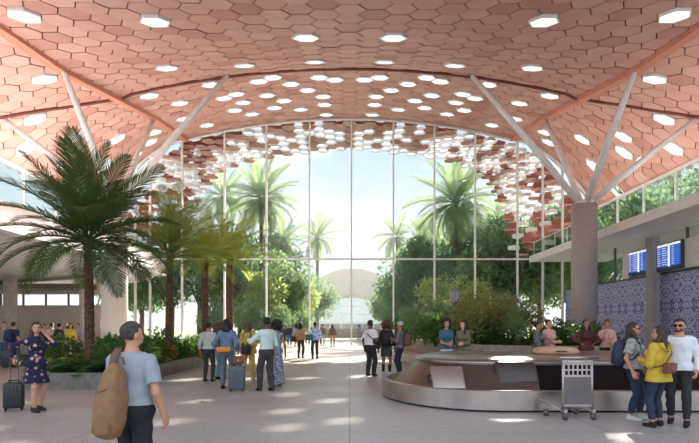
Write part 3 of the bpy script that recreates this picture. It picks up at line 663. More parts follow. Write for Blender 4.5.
SKIN = {'l': M('skin_light', (226, 172, 146), .5, scale=3, col2=(216, 160, 134)), 'm': M('skin_medium', (186, 128, 98), .5, scale=3, col2=(172, 116, 88)), 'd': M('skin_dark', (112, 74, 56), .5, scale=3, col2=(98, 64, 48)), 't': M('skin_tan', (210, 152, 122), .5, scale=3, col2=(198, 140, 110))}
HAIRC = {'k': M('hair_black', (30, 26, 25), .55, scale=30, col2=(18, 15, 14), bump=.5), 'b': M('hair_brown', (78, 52, 38), .5, scale=30, col2=(50, 32, 24), bump=.5), 'r': M('hair_auburn', (104, 52, 38), .55, scale=30, col2=(70, 34, 26), bump=.5), 'g': M('hair_greying', (84, 72, 64), .6, scale=26, col2=(44, 36, 32), bump=.5), 'c': M('knit_cap', (198, 196, 194), .9, scale=30, bump=.5)}
EYE_ = M('eye_dark', (30, 24, 22), .2); LIP = M('lip', (168, 86, 82), .5)
def cloth(name, c, c2=None, **k): return M(name, c, k.pop('rough', .85), 0, c2, k.pop('scale', 9), k.pop('bump', .25), k.pop('bscale', 22), **k)
def hand(W, fd, nd, sd, h=.0055, curl=.5):
    """palm along fd, back of hand nd, thumb side sd"""
    fd = fd/np.linalg.norm(fd); sd = sd-fd*sd.dot(fd); sd /= np.linalg.norm(sd); nd = np.cross(fd, sd)*(1 if np.dot(np.cross(fd, sd), nd) > 0 else -1)
    P = []
    for o in (-.03, -.01, .01, .03): P.append(('c', W+sd*o*.6, W+fd*.085+sd*o, .017, .0135))
    for o, L in ((.032, .066), (.011, .075), (-.011, .07), (-.031, .055)):
        a = W+fd*.085+sd*o; d1 = fd*math.cos(curl*.6)-nd*math.sin(curl*.6); b = a+d1*L*.5; d2 = fd*math.cos(curl*1.9)-nd*math.sin(curl*1.9); P += [('c', a, b, .0098, .009), ('c', b, b+d2*L*.5, .009, .0072)]
    a = W+fd*.02+sd*.022; b = a+(fd*.6+sd*.75-nd*.25)*.05; P += [('c', a, b, .0145, .0115), ('c', b, b+(fd*.9+sd*.2-nd*.35)*.036, .011, .0085)]
    F_, ax = sdf_field(P, h, .007, .012); return surf(F_, ax, h)
def person(label, px, d, H, yaw, skin='m', hair=('short', 'k'), top=None, bottom=None, shoe=None, LH=(-.27, .04, .86), RH=(.27, .04, .86), LF=(-.11, 0), RF=(.11, .02), turn=0, fem=False, res=.014, group='travellers', face=False, x=None, y=None, shades=False, hands=None, stout=1., lpole=None, rpole=None, beard=False):
    """top=(material, sleeve 0/1/2, hem z, looseness)  bottom=(kind, material, hem z)"""
    S = H/1.75; stout = stout*(.93 if fem else 1); sh = .150 if fem else .178; st = stout; hw = .088
    hands = hands if hands is not None else d < 16
    tor = [('c', v3(-.075, -.01, .93), v3(.075, -.01, .93), .118*st, .118*st, .92), ('c', v3(0, 0, .97), v3(0, .0, 1.12), .150*st, (.122 if fem else .138)*st, .72),
           ('c', v3(0, 0, 1.12), v3(0, 0, 1.33), (.124 if fem else .138)*st, (.150 if fem else .172), .68), ('c', v3(-sh+.045, -.01, 1.375), v3(sh-.045, -.01, 1.375), .066, .066, .95), ('c', v3(0, -.02, 1.40), v3(0, -.015, 1.49), .078, .054, .9)]+[('c', v3(0, -.02, 1.455), v3(q_*(sh-.035), -.012, 1.392), .045, .045) for q_ in (-1, 1)]
    if fem: tor += [('e', v3(sx_*.072, .082, 1.275), (.068, .06, .066)) for sx_ in (-1, 1)]
    arms = []; ends = []
    for sg, T, pole in ((-1, LH, lpole), (1, RH, rpole)):
        A_ = v3(sg*sh, -.01, 1.388); E, Wr = ik(A_, v3(*T), .295, .265, pole if pole is not None else (sg*.5, -1, -.35)); arms.append((A_, E, Wr)); ends.append(sg)
    legs = []
    for sg, f in ((-1, LF), (1, RF)):
        A_ = v3(sg*hw, 0, .90); T = v3(f[0], f[1], .085+(f[2] if len(f) > 2 else 0)); K, An = ik(A_, T, .43, .405, (sg*.15, 1, 0)); legs.append((A_, K, An))
    ty = math.radians(-turn); hr = lambda p: v3(p[0]*math.cos(ty)-p[1]*math.sin(ty), p[0]*math.sin(ty)+p[1]*math.cos(ty), p[2])
    hd = [('c', v3(0, -.015, 1.46), v3(0, .0, 1.57), .056 if not fem else .048, .052 if not fem else .045), ('e', hr((0, -.005, 1.655)), (.076, .094, .096), ty), ('e', hr((0, .022, 1.598)), (.058, .068, .078), ty), ('c', hr((0, .08, 1.64)), hr((0, .103, 1.607)), .010, .0145), ('e', hr((.077, -.008, 1.628)), (.012, .022, .03), ty), ('e', hr((-.077, -.008, 1.628)), (.012, .022, .03), ty), ('c', hr((-.022, .084, 1.571)), hr((.022, .084, 1.571)), .009, .009)]
    body = list(tor)+hd
    for A_, E, Wr in arms: body += [('c', A_, E, .049 if not fem else .043, .038 if not fem else .034), ('c', E, Wr, .040 if not fem else .036, .027 if not fem else .024)]
    for A_, K, An in legs: body += [('c', A_, K, .086, .055), ('c', K+v3(0, 0, 0), K*.6+An*.4+v3(0, -.012, 0), .056, .054), ('c', K*.6+An*.4+v3(0, -.012, 0), An, .054, .036), ('c', An+v3(0, -.02, -.045), An+v3(0, .13, -.058), .03, .022)]
    if not hands:
        for A_, E, Wr in arms: u = (Wr-E)/np.linalg.norm(Wr-E); body += [('c', Wr, Wr+u*.09, .03, .034), ('c', Wr+u*.09, Wr+u*.16, .028, .016)]
    F_, ax = sdf_field(body, res, .022); parts = [surf(F_, ax, res)]
    if hands:
        for (A_, E, Wr), sg in zip(arms, ends):
            fd = Wr-E; fd = fd/np.linalg.norm(fd); inn = v3(-sg, 0, 0); inn = inn-fd*fd.dot(inn)
            if np.linalg.norm(inn) < .3: inn = v3(0, 0, -1)-fd*fd.dot(v3(0, 0, -1))
            inn /= np.linalg.norm(inn); side = np.cross(fd, inn); fw = v3(0, .5, 1)
            if side.dot(fw if abs(fd[2]) < .8 else v3(0, 1, 0)) < 0: side = -side
            parts.append(hand(Wr-fd*.01, fd, -inn, side, .0055 if d < 9.5 else .009))
    loc = Vector((((px-350)/F*d) if x is None else x, d if y is None else y, 0))
    yz = -math.radians(yaw); V, Q_ = join(parts)
    root = link('person', npmesh('body', V, Q_, SKIN[skin], S), None, loc, (0, 0, yz)); tag(root, label, 'person', group)
    def piece(nm, prims, mat, cuts=(), k=.02, wr=.0, rr=None, neg=()):
        r_ = rr or res; Fd, a_ = sdf_field(prims, r_, k)
        X, Y, Z = a_[0][:, None, None], a_[1][None, :, None], a_[2][None, None, :]
        if wr: Fd = Fd+wr*(np.sin(Z*38+np.sin(X*17)*2.2+Y*14)+.7*np.sin(X*44-Z*21+Y*31))
        for c in cuts: Fd = np.maximum(Fd, c(X, Y, Z))
        v, q = surf(Fd.astype(np.float32), a_, r_)
        if len(q): return link(nm, npmesh(nm, v, q, mat, S), root)
    infl = lambda P, o: [(p[0], p[1], p[2], p[3]+o, p[4]+o)+tuple(p[5:]) if p[0] == 'c' else (p[0], p[1], tuple(r+o for r in p[2]))+tuple(p[3:]) for p in P]
    w0 = .0035 if res < .012 else .002
    if top:
        mat, sl, hem, lo = top; P = infl(tor, lo)
        if hem < .95: P += infl([('c', v3(-.085, 0, max(.82, hem)), v3(.085, 0, max(.82, hem)), .118, .118, .95)], lo+.004)
        for A_, E, Wr in arms:
            if sl == 1: P += [('c', A_, A_+(E-A_)*.72, .058+lo*.6, .054+lo*.8, 1, True)]
            elif sl == 0: P += [('c', A_, A_+(E-A_)*.1, .06, .05)]
            else: P += [('c', A_, E, .052+lo*.5, .042+lo*.6), ('c', E, Wr-(Wr-E)*.03, .043+lo*.6, .032+lo*.5, 1, True)]
        piece('shirt', P, mat, [lambda X, Y, Z: hem-Z, lambda X, Y, Z: Z-(1.478-.35*np.maximum(0, Y-.0)+0*X)], wr=w0)
        if sl != 0: piece('collar', [('c', v3(0, -.012, 1.455), v3(0, -.006, 1.492), .066, .059)], mat, [lambda X, Y, Z: Z-(1.5-.45*Y), lambda X, Y, Z: 1.44-Z], rr=min(res, .011))
    if bottom:
        kind, mat, hem = bottom
        if kind in ('pants', 'slim', 'shorts'):
            s_ = .0 if kind == 'slim' else .016; P = infl(tor[:2], .010)
            for A_, K, An in legs:
                if kind == 'shorts': P += [('c', A_, A_+(K-A_)*.9, .103, .088, 1, True)]
                else: P += [('c', A_, K, .097, .066+s_), ('c', K, K*.6+An*.4+v3(0, -.012, 0), .066+s_, .066+s_*.7), ('c', K*.6+An*.4+v3(0, -.012, 0), An+(An-K)*(.06 if kind == 'pants' else -.04), .066+s_*.7, (.049 if kind == 'slim' else .058)+s_*.4, 1, True)]
            piece('trousers', P, mat, [lambda X, Y, Z: Z-1.035, lambda X, Y, Z: -X*0+(min(hem, .14)-Z)], wr=w0)
            if face or d < 13: piece('belt', infl([('c', v3(0, 0, .97), v3(0, 0, 1.08), .150*st, .130*st, .72)], .016), BLACK, [lambda X, Y, Z: Z-1.04, lambda X, Y, Z: 1.003-Z], rr=min(res, .011))
        else:
            zt = 1.04; rad = .21 if kind == 'skirt' else .255
            P = infl(tor[:2], .012)+[('c', v3(0, 0, .95), v3(0, 0, hem-.1), .165, rad, .86)]
            piece('skirt' if kind != 'long' else 'long_skirt', P, mat, [lambda X, Y, Z: Z-zt, lambda X, Y, Z: hem-Z], wr=w0*1.6)
    sm = shoe or BLACK
    for A_, K, An in legs: piece('shoe', [('c', An+v3(0, -.03, -.043), An+v3(0, .06, -.052), .043, .04), ('c', An+v3(0, .06, -.055), An+v3(0, .155, -.06), .041, .031), ('c', An+v3(0, -.01, -.03), An+v3(0, -.01, .02), .045, .045, 1, True)], sm, [lambda X, Y, Z, z=An[2]: (z-.085)-Z], rr=min(res, .012))
    # hair
    hs, hc = hair; cap = [('e', hr((0, -.016, 1.668)), (.088, .100, .100), ty)]; c, s = math.cos(-ty), math.sin(-ty)
    fy_ = lambda X, Y: X*s+Y*c
    facecut = lambda X, Y, Z: np.minimum(fy_(X, Y)-.045, 1.705-Z+0*fy_(X, Y)) if 1 else 0
    front = lambda X, Y, Z: np.minimum(fy_(X, Y)-(.012+.0*X), (1.70-.0*X)-Z)
    if hs == 'short': piece('hair', cap, HAIRC[hc], [front, lambda X, Y, Z: 1.585-Z+0*X, lambda X, Y, Z: np.minimum(fy_(X, Y)+.02, 1.66-Z)], rr=min(res, .009), k=.01, wr=.0022)
    elif hs == 'cap': piece('knit_hat', [('e', hr((0, -.012, 1.69)), (.094, .108, .10), ty)], HAIRC['c'], [lambda X, Y, Z: 1.66-Z+0*X+0*Y], rr=min(res, .01))
    elif hs == 'afro': piece('hair', [('e', hr((0, -.045, 1.68)), (.155, .14, .145), ty), ('e', hr((.07, -.04, 1.60)), (.09, .09, .10), ty), ('e', hr((-.07, -.04, 1.60)), (.09, .09, .10), ty)], HAIRC[hc], [lambda X, Y, Z: np.minimum(fy_(X, Y)-.03, 1.712-Z)], wr=.008, rr=min(res, .011))
    elif hs == 'bun': piece('hair', cap+[('e', hr((0, -.10, 1.73)), (.05, .05, .05), ty)], HAIRC[hc], [front, lambda X, Y, Z: np.minimum(fy_(X, Y)+.01, 1.64-Z), lambda X, Y, Z: 1.57-Z+0*X], rr=min(res, .009))
    else:
        L = 1.36 if hs == 'long' else 1.46
        P = cap+[('c', hr((sx_*.062, -.03, 1.62)), hr((sx_*(.105 if hs == 'long' else .09), (.055 if hs == 'long' else -.02), L+.03)), .046, .042) for sx_ in (-1, 1)]+[('c', hr((0, -.07, 1.62)), hr((0, -.085, L)), .06, .06), ('c', hr((.045, -.06, 1.6)), hr((.055, -.085, L)), .05, .045), ('c', hr((-.045, -.06, 1.6)), hr((-.055, -.085, L)), .05, .045)]
        piece('hair', P, HAIRC[hc], [lambda X, Y, Z: np.minimum(np.minimum(fy_(X, Y)-.03, .066-np.abs(X*c-Y*s)+0*Z), 1.712-Z), lambda X, Y, Z: np.minimum(fy_(X, Y)-.05, 1.712-np.maximum(Z, 1.60))+np.where(Z < 1.6, -1, 0)], wr=.004, rr=min(res, .010))
    if face:
        for sg in (-1, 1):
            b = bm_(); bmesh.ops.create_uvsphere(b, u_segments=10, v_segments=6, radius=.0105*S); p = hr((sg*.031, .079, 1.640)); link('eye', mesh_of('eye', b, EYE_, True), root, Vector(p*S))
            b = bm_(); tube(b, [Vector(hr((sg*(.031+o), .083-abs(o)*.3, 1.660-(abs(o)*.2)))*S) for o in (-.016, 0, .016)], .0042*S, 5); obj('eyebrow', b, HAIRC[hc if hc != 'c' else 'k'], root)
        b = bm_(); tube(b, [Vector(hr((o, .0915-abs(o)*.35, 1.571+abs(o)*.06))*S) for o in (-.022, -.01, 0, .01, .022)], [.003*S, .0065*S, .007*S, .0065*S, .003*S], 6); obj('mouth', b, LIP, root)
        if beard: piece('beard', [('e', hr((0, .026, 1.590)), (.062, .072, .068), ty)], HAIRC[hc], [lambda X, Y, Z: Z-1.595+0*X, lambda X, Y, Z: .01-fy_(X, Y)+0*Z, lambda X, Y, Z: 1.53-Z+0*X], rr=.008)
        if shades:
            b = bm_()
            for sg in (-1, 1):
                p = hr((sg*.033, .092, 1.640)); box(b, (.058*S, .012*S, .042*S), Vector(p*S), Matrix.Rotation(ty, 3, 'Z'), .008*S)
                tube(b, [Vector(hr((sg*.06, .088, 1.648))*S), Vector(hr((sg*.082, .0, 1.648))*S)], .004*S, 5)
            tube(b, [Vector(hr((-.03, .094, 1.648))*S), Vector(hr((.03, .094, 1.648))*S)], .004*S, 5); obj('sunglasses', b, BLACKG, root)
    root['_s'] = S
    def world(p):                                                   # body-space point (1.75 m figure) to world
        p = Vector(p)*S; return loc+Vector((p.x*math.cos(yz)-p.y*math.sin(yz), p.x*math.sin(yz)+p.y*math.cos(yz), p.z))
    return root, world
def floral():
    m = M('floral_dress', (30, 34, 58), .85, col2=(24, 27, 47), scale=6); N = m.node_tree.nodes; L = m.node_tree.links; b = N['Principled BSDF']
    t = N.new('ShaderNodeTexCoord'); v = N.new('ShaderNodeTexVoronoi'); v.inputs['Scale'].default_value = 9; L.new(t.outputs['Object'], v.inputs['Vector'])
    r = N.new('ShaderNodeValToRGB'); L.new(v.outputs['Distance'], r.inputs[0]); R = r.color_ramp; R.interpolation = 'CONSTANT'; R.elements[0].color = lin((232, 196, 120)); R.elements[1].position = .34; R.elements[1].color = lin((28, 32, 56)); q = R.elements.new(.12); q.color = lin((214, 150, 140)); q = R.elements.new(.24); q.color = lin((120, 92, 110))
    L.new(r.outputs[0], b.inputs['Base Color']); return m
def pattern(name, c1, c2, scale):
    m = M(name, c1, .85, col2=c2, scale=scale, lo=.45, hi=.55); return m
def plaid(name, base, line, per=.012, axis=0):
    m = M(name, base, .85); N = m.node_tree.nodes; L = m.node_tree.links; b = N['Principled BSDF']; t = N.new('ShaderNodeTexCoord'); w = N.new('ShaderNodeTexWave'); w.bands_direction = 'XYZ'[axis]; w.inputs['Scale'].default_value = .31/per
    L.new(t.outputs['Object'], w.inputs['Vector']); r = N.new('ShaderNodeValToRGB'); r.color_ramp.elements[0].position = .55; r.color_ramp.elements[0].color = lin(base); r.color_ramp.elements[1].position = .8; r.color_ramp.elements[1].color = lin(line); L.new(w.outputs[0], r.inputs[0]); L.new(r.outputs[0], b.inputs['Base Color']); return m
NAVY = cloth('navy_cloth', (40, 46, 66)); DARK = cloth('dark_cloth', (44, 42, 44)); CHAR = cloth('charcoal_cloth', (66, 62, 64)); JEAN = cloth('dark_jeans', (46, 58, 76)); BJEAN = cloth('blue_jeans', (84, 106, 138)); WHT = cloth('white_cloth', (236, 232, 228), (222, 217, 213)); GREYT = cloth('grey_cloth', (176, 168, 164))
# bags and luggage
def backpack(label, loc, rz, s, mat, tilt=0., strapmat=None, wx=1.):
    t = thing('backpack', label, 'backpack', loc, rz, None); t.rotation_euler.y = tilt
    b = bm_(); rings = []
    for z, w, dd in ((-.27, .09, .05), (-.25, .15, .10), (-.15, .19, .14), (0, .185, .145), (.13, .15, .12), (.22, .10, .085), (.26, .04, .04)):
        rings.append([(wx*w*s*math.copysign(abs(math.cos(a))**.7, math.cos(a)), -.10*s+dd*s*math.copysign(abs(math.sin(a))**.7, math.sin(a)), z*s) for a in np.linspace(0, 2*PI, 20, endpoint=False)])
    loft(b, rings, True, True); obj('bag_body', b, mat, t, smooth=True)
    b = bm_(); rings = []
    for z, w, dd in ((-.23, .11, .05), (-.21, .135, .07), (-.09, .14, .075), (-.03, .12, .05)):
        rings.append([(wx*w*s*math.copysign(abs(math.cos(a))**.6, math.cos(a)), -.185*s+dd*s*math.copysign(abs(math.sin(a))**.6, math.sin(a)), z*s) for a in np.linspace(0, 2*PI, 16, endpoint=False)])
    loft(b, rings, True, True); obj('front_pocket', b, mat, t, smooth=True)
    b = bm_(); tube(b, [(-.10*s*wx, -.222*s, .06*s), (0, -.232*s, .085*s), (.09*s*wx, -.205*s, .11*s)], .006*s, 5); obj('zip', b, strapmat or BLACK, t)
    b = bm_(); tube(b, [(-.03*s, -.02*s, .25*s), (-.02*s, -.03*s, .30*s), (.02*s, -.03*s, .30*s), (.03*s, -.02*s, .25*s)], .010*s, 6); obj('grab_loop', b, strapmat or mat, t)
    return t
def strap(t, pts, w, mat, name='strap', th=.012):
    b = bm_(); inv = (Matrix.Translation(t.location) @ t.rotation_euler.to_matrix().to_4x4()).inverted(); P = [inv @ Vector(p) for p in pts]; rings = []
    for i, p in enumerate(P):
        d = (P[min(i+1, len(P)-1)]-P[max(i-1, 0)]).normalized(); out = (p-sum(P, Vector())/len(P)); out = (out-d*out.dot(d)); out = out.normalized() if out.length > 1e-5 else d.orthogonal().normalized(); s = d.cross(out)
        rings.append([p+s*w/2+out*th/2, p-s*w/2+out*th/2, p-s*w/2-out*th/2, p+s*w/2-out*th/2])
    loft(b, rings, True, True); obj(name, b, mat, t)
def handbag(label, loc, rz, w, h, dd, mat, name='handbag', flap=True):
    t = thing(name, label, 'bag', loc, rz); b = bm_(); box(b, (w, dd, h), bev=min(.03, dd*.35), seg=3); obj('bag_body', b, mat, t, smooth=True)
    if flap: b = bm_(); box(b, (w*1.02, .012, h*.55), (0, -dd/2-.006, h*.2), bev=.004); obj('flap', b, mat, t); b = bm_(); box(b, (.03, .01, .03), (0, -dd/2-.016, -.03*h)); obj('clasp', b, STEEL, t)
    return t
def suitcase(label, loc, rz, w, h, dd, mat, hand_h=.4, group='suitcases', wheels=True, rot=None):
    t = thing('suitcase', label, 'suitcase', loc, rz, group)
    if rot: t.rotation_euler = rot
    b = bm_(); box(b, (w, dd, h), (0, 0, h/2+.05), bev=min(.05, dd*.25), seg=4); obj('shell', b, mat, t, smooth=True)
    b = bm_()
    for q in np.linspace(-.36, .36, 5): box(b, (.018, dd+.012, h*.78), (q*w, 0, h/2+.05), bev=.004)
    obj('ribs', b, mat, t)
    b = bm_(); box(b, (w*.5, .03, .02), (0, 0, h+.085)); box(b, (.02, .03, .04), (-w*.24, 0, h+.065)); box(b, (.02, .03, .04), (w*.24, 0, h+.065)); obj('carry_grip', b, BLACK, t)
    if hand_h:
        b = bm_(); [tube(b, [(sg*w*.2, dd*.3, h*.9), (sg*w*.2, dd*.3, h+hand_h)], .009, 6) for sg in (-1, 1)]; box(b, (w*.46, .03, .03), (0, dd*.3, h+hand_h), bev=.008); obj('telescopic_handle', b, STEELD, t)
    if wheels:
        for sx_ in (-1, 1):
            for sy in (-1, 1): b = bm_(); tube(b, [(sx_*w*.38-.012, sy*dd*.32, .028), (sx_*w*.38+.012, sy*dd*.32, .028)], .028, 10); box(b, (.03, .04, .03), (sx_*w*.38, sy*dd*.32, .05)); obj('wheel', b, BLACK, t)
    return t
# ------------------------------------------------------------------ baggage carousel
KX0, KX1, KY = 3.02, 9.0, 11.25
def stad(r, z, n=28, x1=KX1):
    p = [(KX0-r*math.sin(a), KY-r*math.cos(a), z) for a in np.linspace(0, PI, n)]
    return p+[(x1+r*math.sin(a), KY+r*math.cos(a), z) for a in np.linspace(0, PI, n)]
t = thing('baggage_carousel', 'long steel baggage carousel with rounded left end and black sloping belt', 'baggage carousel', (0, 0, 0))
def cpart(nm, prof, mat, par=None, smooth=True):
    b = bm_(); loft(b, [stad(r, z) for r, z in prof]); o = obj(nm, b, mat, par or t)
    if smooth:
        for p in o.data.polygons: p.use_smooth = True
        o.data.set_sharp_from_angle(angle=math.radians(30))
    return o
cpart('plinth', [(2.16, 0.0), (2.16, .05), (2.0, .05), (2.0, 0.0), (2.16, 0)], BLACK)
cpart('steel_skirt', [(2.25, .045), (2.25, .40), (2.235, .415), (2.13, .415), (2.12, .40), (2.05, .24), (2.05, .045), (2.25, .045)], STEEL)
def slope(nm, xa, xb, mat, end, s=1):
    b = bm_(); pr = [(2.06, .25), (1.42, .83), (1.38, .80), (2.0, .22)]
    if end:
        rings = [[(KX0-r*math.sin(a), KY-r*math.cos(a), z) for r, z in pr] for a in np.linspace(0, PI, 30)]
        rings = [[(xb, KY-r, z) for r, z in pr]]+rings+[[(xb, KY+r, z) for r, z in pr]]
        loft(b, rings, True, True)
    else:
        loft(b, [[(x, KY+s*r, z) for r, z in pr] for x in (xa, xb)], True, True)
    o = obj(nm, b, mat, t)
    return o
slope('steel_slope', 0, 3.72, M('slope_steel', (128, 116, 108), .36, .9, scale=2), True)
for k in range(6): slope('belt_plate', 3.735+k*.9, 3.735+k*.9+.885, BLACKG, False, -1); slope('belt_plate', 3.735+k*.9, 3.735+k*.9+.885, BLACKG, False, 1)
cpart('top_housing', [(1.42, .80), (1.43, .90), (1.40, .93), (1.15, .985), (1.1, .99), (.02, .99)], M('housing_steel', (150, 142, 137), .33, .9, scale=2))
cpart('edge_trim', [(1.432, .865), (1.45, .87), (1.45, .89), (1.432, .895), (1.432, .865)], STEEL)
# hard cases lying on the slope
def hardcase(label, x, w, h, dd, mat, rz=0., lean=-.5, y=9.52, z=.40):
    o = thing('hard_suitcase', label, 'suitcase', (x, y, z), rz, 'cases on the carousel'); o.rotation_euler = (lean, 0, rz)
    b = bm_(); box(b, (w, dd, h), (0, 0, h/2), bev=dd*.32, seg=4); obj('shell', b, mat, o, smooth=True)
    b = bm_(); box(b, (w*.995, .012, h*.995), (0, .0, h/2), bev=.004); obj('seam', b, STEELD, o)
    b = bm_(); tube(b, [(-w/2+.005, 0, h*.36), (-w/2-.06, 0, h*.37), (-w/2-.065, 0, h*.40), (-w/2-.065, 0, h*.60), (-w/2-.06, 0, h*.63), (-w/2+.005, 0, h*.64)], .014, 8); obj('carry_handle', b, BLACK, o)
    for q in (-.3, .3): b = bm_(); box(b, (.05, .05, .03), (q*w, 0, h+.005), bev=.006); obj('foot', b, BLACK, o)
hardcase('flat silver case leaning on the left end of the carousel', 1.98, .66, .56, .12, M('case_silver', (190, 176, 168), .32, .8, scale=2), .0, -.72, 9.50, .36)
hardcase('rounded dark steel case on the carousel slope right of the silver case', 3.36, .86, .56, .30, M('case_gunmetal', (92, 84, 80), .34, .8, scale=2), 0, -.62, 9.56, .40)
o = thing('soft_case', 'tan rounded case lying on top of the carousel', 'suitcase', (4.72, 11.0, .99), .03); b = bm_(); rings = []
for z, q in ((0, .9), (.03, 1), (.09, .97), (.14, .85), (.165, .55)): rings.append([(.52*q*math.copysign(abs(math.cos(a))**.75, math.cos(a)), .3*q*math.copysign(abs(math.sin(a))**.75, math.sin(a)), z) for a in np.linspace(0, 2*PI, 32, endpoint=False)])
loft(b, rings, True, True); obj('shell', b, M('tan_leather', (206, 160, 130), .6, scale=5), o, smooth=True); b = bm_(); tube(b, [(-.12, -.29, .07), (-.1, -.34, .08), (.1, -.34, .08), (.12, -.29, .07)], .012, 6); obj('carry_handle', b, BLACK, o)

# ------------------------------------------------------------------ luggage trolley
TS = M('trolley_steel', (196, 186, 180), .35, .8, scale=4)
t = thing('luggage_trolley', 'empty steel luggage trolley with wire basket in front of the carousel', 'trolley', G(578, 8.4), .04)
for sg in (-1, 1):
    b = bm_(); tube(b, [(sg*.26, 0, .12), (sg*.26, 0, 1.06)], .02, 10); obj('upright', b, TS, t, smooth=True)
    b = bm_(); tube(b, [(sg*.26, 0, .14), (sg*.22, .5, .16), (sg*.16, .78, .2)] if sg > 0 else [(sg*.26, 0, .14), (sg*.34, .35, .2), (sg*.42, .6, .26)], .018, 8); obj('base_rail', b, TS, t, smooth=True)
b = bm_(); tube(b, [(-.33, -.03, 1.08), (.36, -.03, 1.08)], .024, 12); obj('push_bar', b, TS, t, smooth=True)
b = bm_(); box(b, (.56, .05, .05), (0, 0, 1.01), bev=.01); obj('top_rail', b, TS, t)
b = bm_()
for z in (.97, .865, .765): box(b, (.50, .022, .026), (0, 0, z))
for x in np.linspace(-.24, .24, 7): box(b, (.026, .02, .21), (x, 0, .87))
obj('basket_grid', b, TS, t)
b = bm_(); box(b, (.49, .016, .50), (0, 0, .50), bev=.004); obj('back_panel', b, M('trolley_panel', (120, 110, 108), .5, scale=3), t)
b = bm_(); box(b, (.54, .03, .03), (0, 0, .245)); box(b, (.54, .03, .03), (0, 0, .755)); obj('cross_bar', b, TS, t)
b = bm_(); tube(b, [(-.26, .0, .24), (.22, .3, .12)], .014, 8); tube(b, [(-.42, .6, .26), (-.46, .1, .26), (-.40, -.02, .2), (-.26, -.02, .2)], .018, 8); obj('luggage_deck', b, TS, t, smooth=True)
for x, y in ((-.25, -.06), (.25, -.06), (-.40, .35), (.2, .45)):
    b = bm_(); tube(b, [(x-.022, y, .07), (x+.022, y, .07)], .07, 16); w = obj('wheel', b, M('wheel_grey', (96, 92, 90), .6), t, smooth=True)
    b = bm_(); tube(b, [(x-.03, y, .07), (x+.03, y, .07)], .028, 10); obj('hub', b, TS, w); b = bm_(); box(b, (.06, .07, .07), (x, y, .15), bev=.01); obj('caster_fork', b, TS, t)

# ------------------------------------------------------------------ people, near ones first
man, mw = person('man in pale blue short-sleeved shirt seen from behind, nearest the camera', 133, 4.3, 1.67, 8, 't', ('short', 'g'), (plaid('pale_blue_check', (148, 153, 158), (170, 174, 178), .010), 1, .99, .022), ('pants', cloth('black_trousers', (34, 36, 44)), .05), None, LH=(-.10, .22, 1.22), RH=(.29, .05, .87), RF=(.12, -.12), LF=(-.1, .15), turn=28, res=.0085, stout=1.13, face=True, group=None)
t = backpack('tan canvas backpack slung over the left shoulder of the man in the blue shirt', mw((-.045, -.15, 1.06)), -.10, 1.2, M('tan_canvas', (158, 116, 82), .85, col2=(140, 100, 70), scale=14, bump=.3), .10, M('tan_strap', (120, 88, 64), .8), wx=.50); t.scale.y = .8
strap(t, [mw((-.085, -.19, 1.34)), mw((-.09, -.145, 1.44)), mw((-.10, -.05, 1.505)), mw((-.12, .08, 1.46)), mw((-.14, .15, 1.32)), mw((-.2, .1, 1.1)), mw((-.24, -.06, .98))], .06, M('tan_strap', (0, 0, 0)), th=.02)
woman, ww = person('smiling woman in navy floral dress at left, hand raised to her cheek', 37, 9.2, 1.70, 118, 't', ('long', 'b'), (floral(), 2, .9, .02), ('dress', MATS['floral_dress'], .56), None, LH=(-.07, .17, 1.53), RH=(.26, -.30, 1.04), RF=(.1, .10), LF=(-.1, -.05), turn=24, fem=True, res=.0095, face=True, group=None, lpole=(-.6, .4, -1))
suitcase('black hard suitcase with raised handle held by the woman in the floral dress', G(14.5, 9.25), .5, .34, .50, .24, M('black_shell', (38, 38, 42), .4, coat=.3), .50)
handbag('small black shoulder bag behind the woman in the floral dress', ww((.1, -.21, 1.0)), -.5, .2, .24, .09, M('black_leather', (34, 32, 34), .5))

gt, gw = person('woman in grey tee and sunglasses with a backpack, left of the three at the carousel', 634, 8.35, 1.69, 128, 't', ('long', 'b'), (cloth('heather_tee', (176, 172, 166), (140, 138, 134), scale=20, lo=.4, hi=.6), 1, .93, .03), ('slim', JEAN, .13), cloth('grey_sneaker', (208, 206, 202)), LH=(-.25, .12, .90), RH=(.27, .03, .88), LF=(-.14, .08), RF=(.10, -.04), turn=-8, fem=True, res=.0095, face=True, shades=True, group='three talking by the carousel')
t = backpack('dark navy backpack on the back of the woman in the grey tee', gw((0, -.13, 1.2)), -math.radians(128), .86, M('navy_nylon', (48, 56, 74), .7, bump=.2), .0)
for s in (-1, 1): strap(t, [gw((s*.09, -.15, 1.33)), gw((s*.10, -.09, 1.47)), gw((s*.105, .0, 1.495)), gw((s*.11, .115, 1.40)), gw((s*.13, .135, 1.27)), gw((s*.16, .04, 1.12)), gw((s*.13, -.13, 1.05))], .045, MATS['navy_nylon'])
yw, yww = person('woman in mustard yellow hoodie seen from behind, centre of the three at the carousel', 659, 7.76, 1.62, -24, 't', ('long', 'b'), (cloth('mustard_hoodie', (214, 180, 62), (200, 164, 52), scale=5), 2, .80, .045), ('slim', JEAN, .17), cloth('black_sneaker', (40, 38, 40)), LH=(-.12, .24, 1.16), RH=(.13, .26, 1.13), LF=(-.13, .02), RF=(.12, .06), turn=-40, fem=True, res=.0095, face=True, group='three talking by the carousel')
b = bm_(); S = yw['_s']
loft(b, [[Vector((x*q, -.075-dd*q2, z))*S for x, dd, z in ((-.15, .0, 1.47), (-.13, .06, 1.42), (-.07, .10, 1.36), (0, .115, 1.33), (.07, .10, 1.36), (.13, .06, 1.42), (.15, 0, 1.47))] for q, q2 in ((.55, .15), (.95, .7), (1.0, 1.0), (.8, .8))], False)
hood = obj('hood', b, MATS['mustard_hoodie'], yw, smooth=True); m_ = hood.modifiers.new('s', 'SOLIDIFY'); m_.thickness = .03; m_.offset = 0
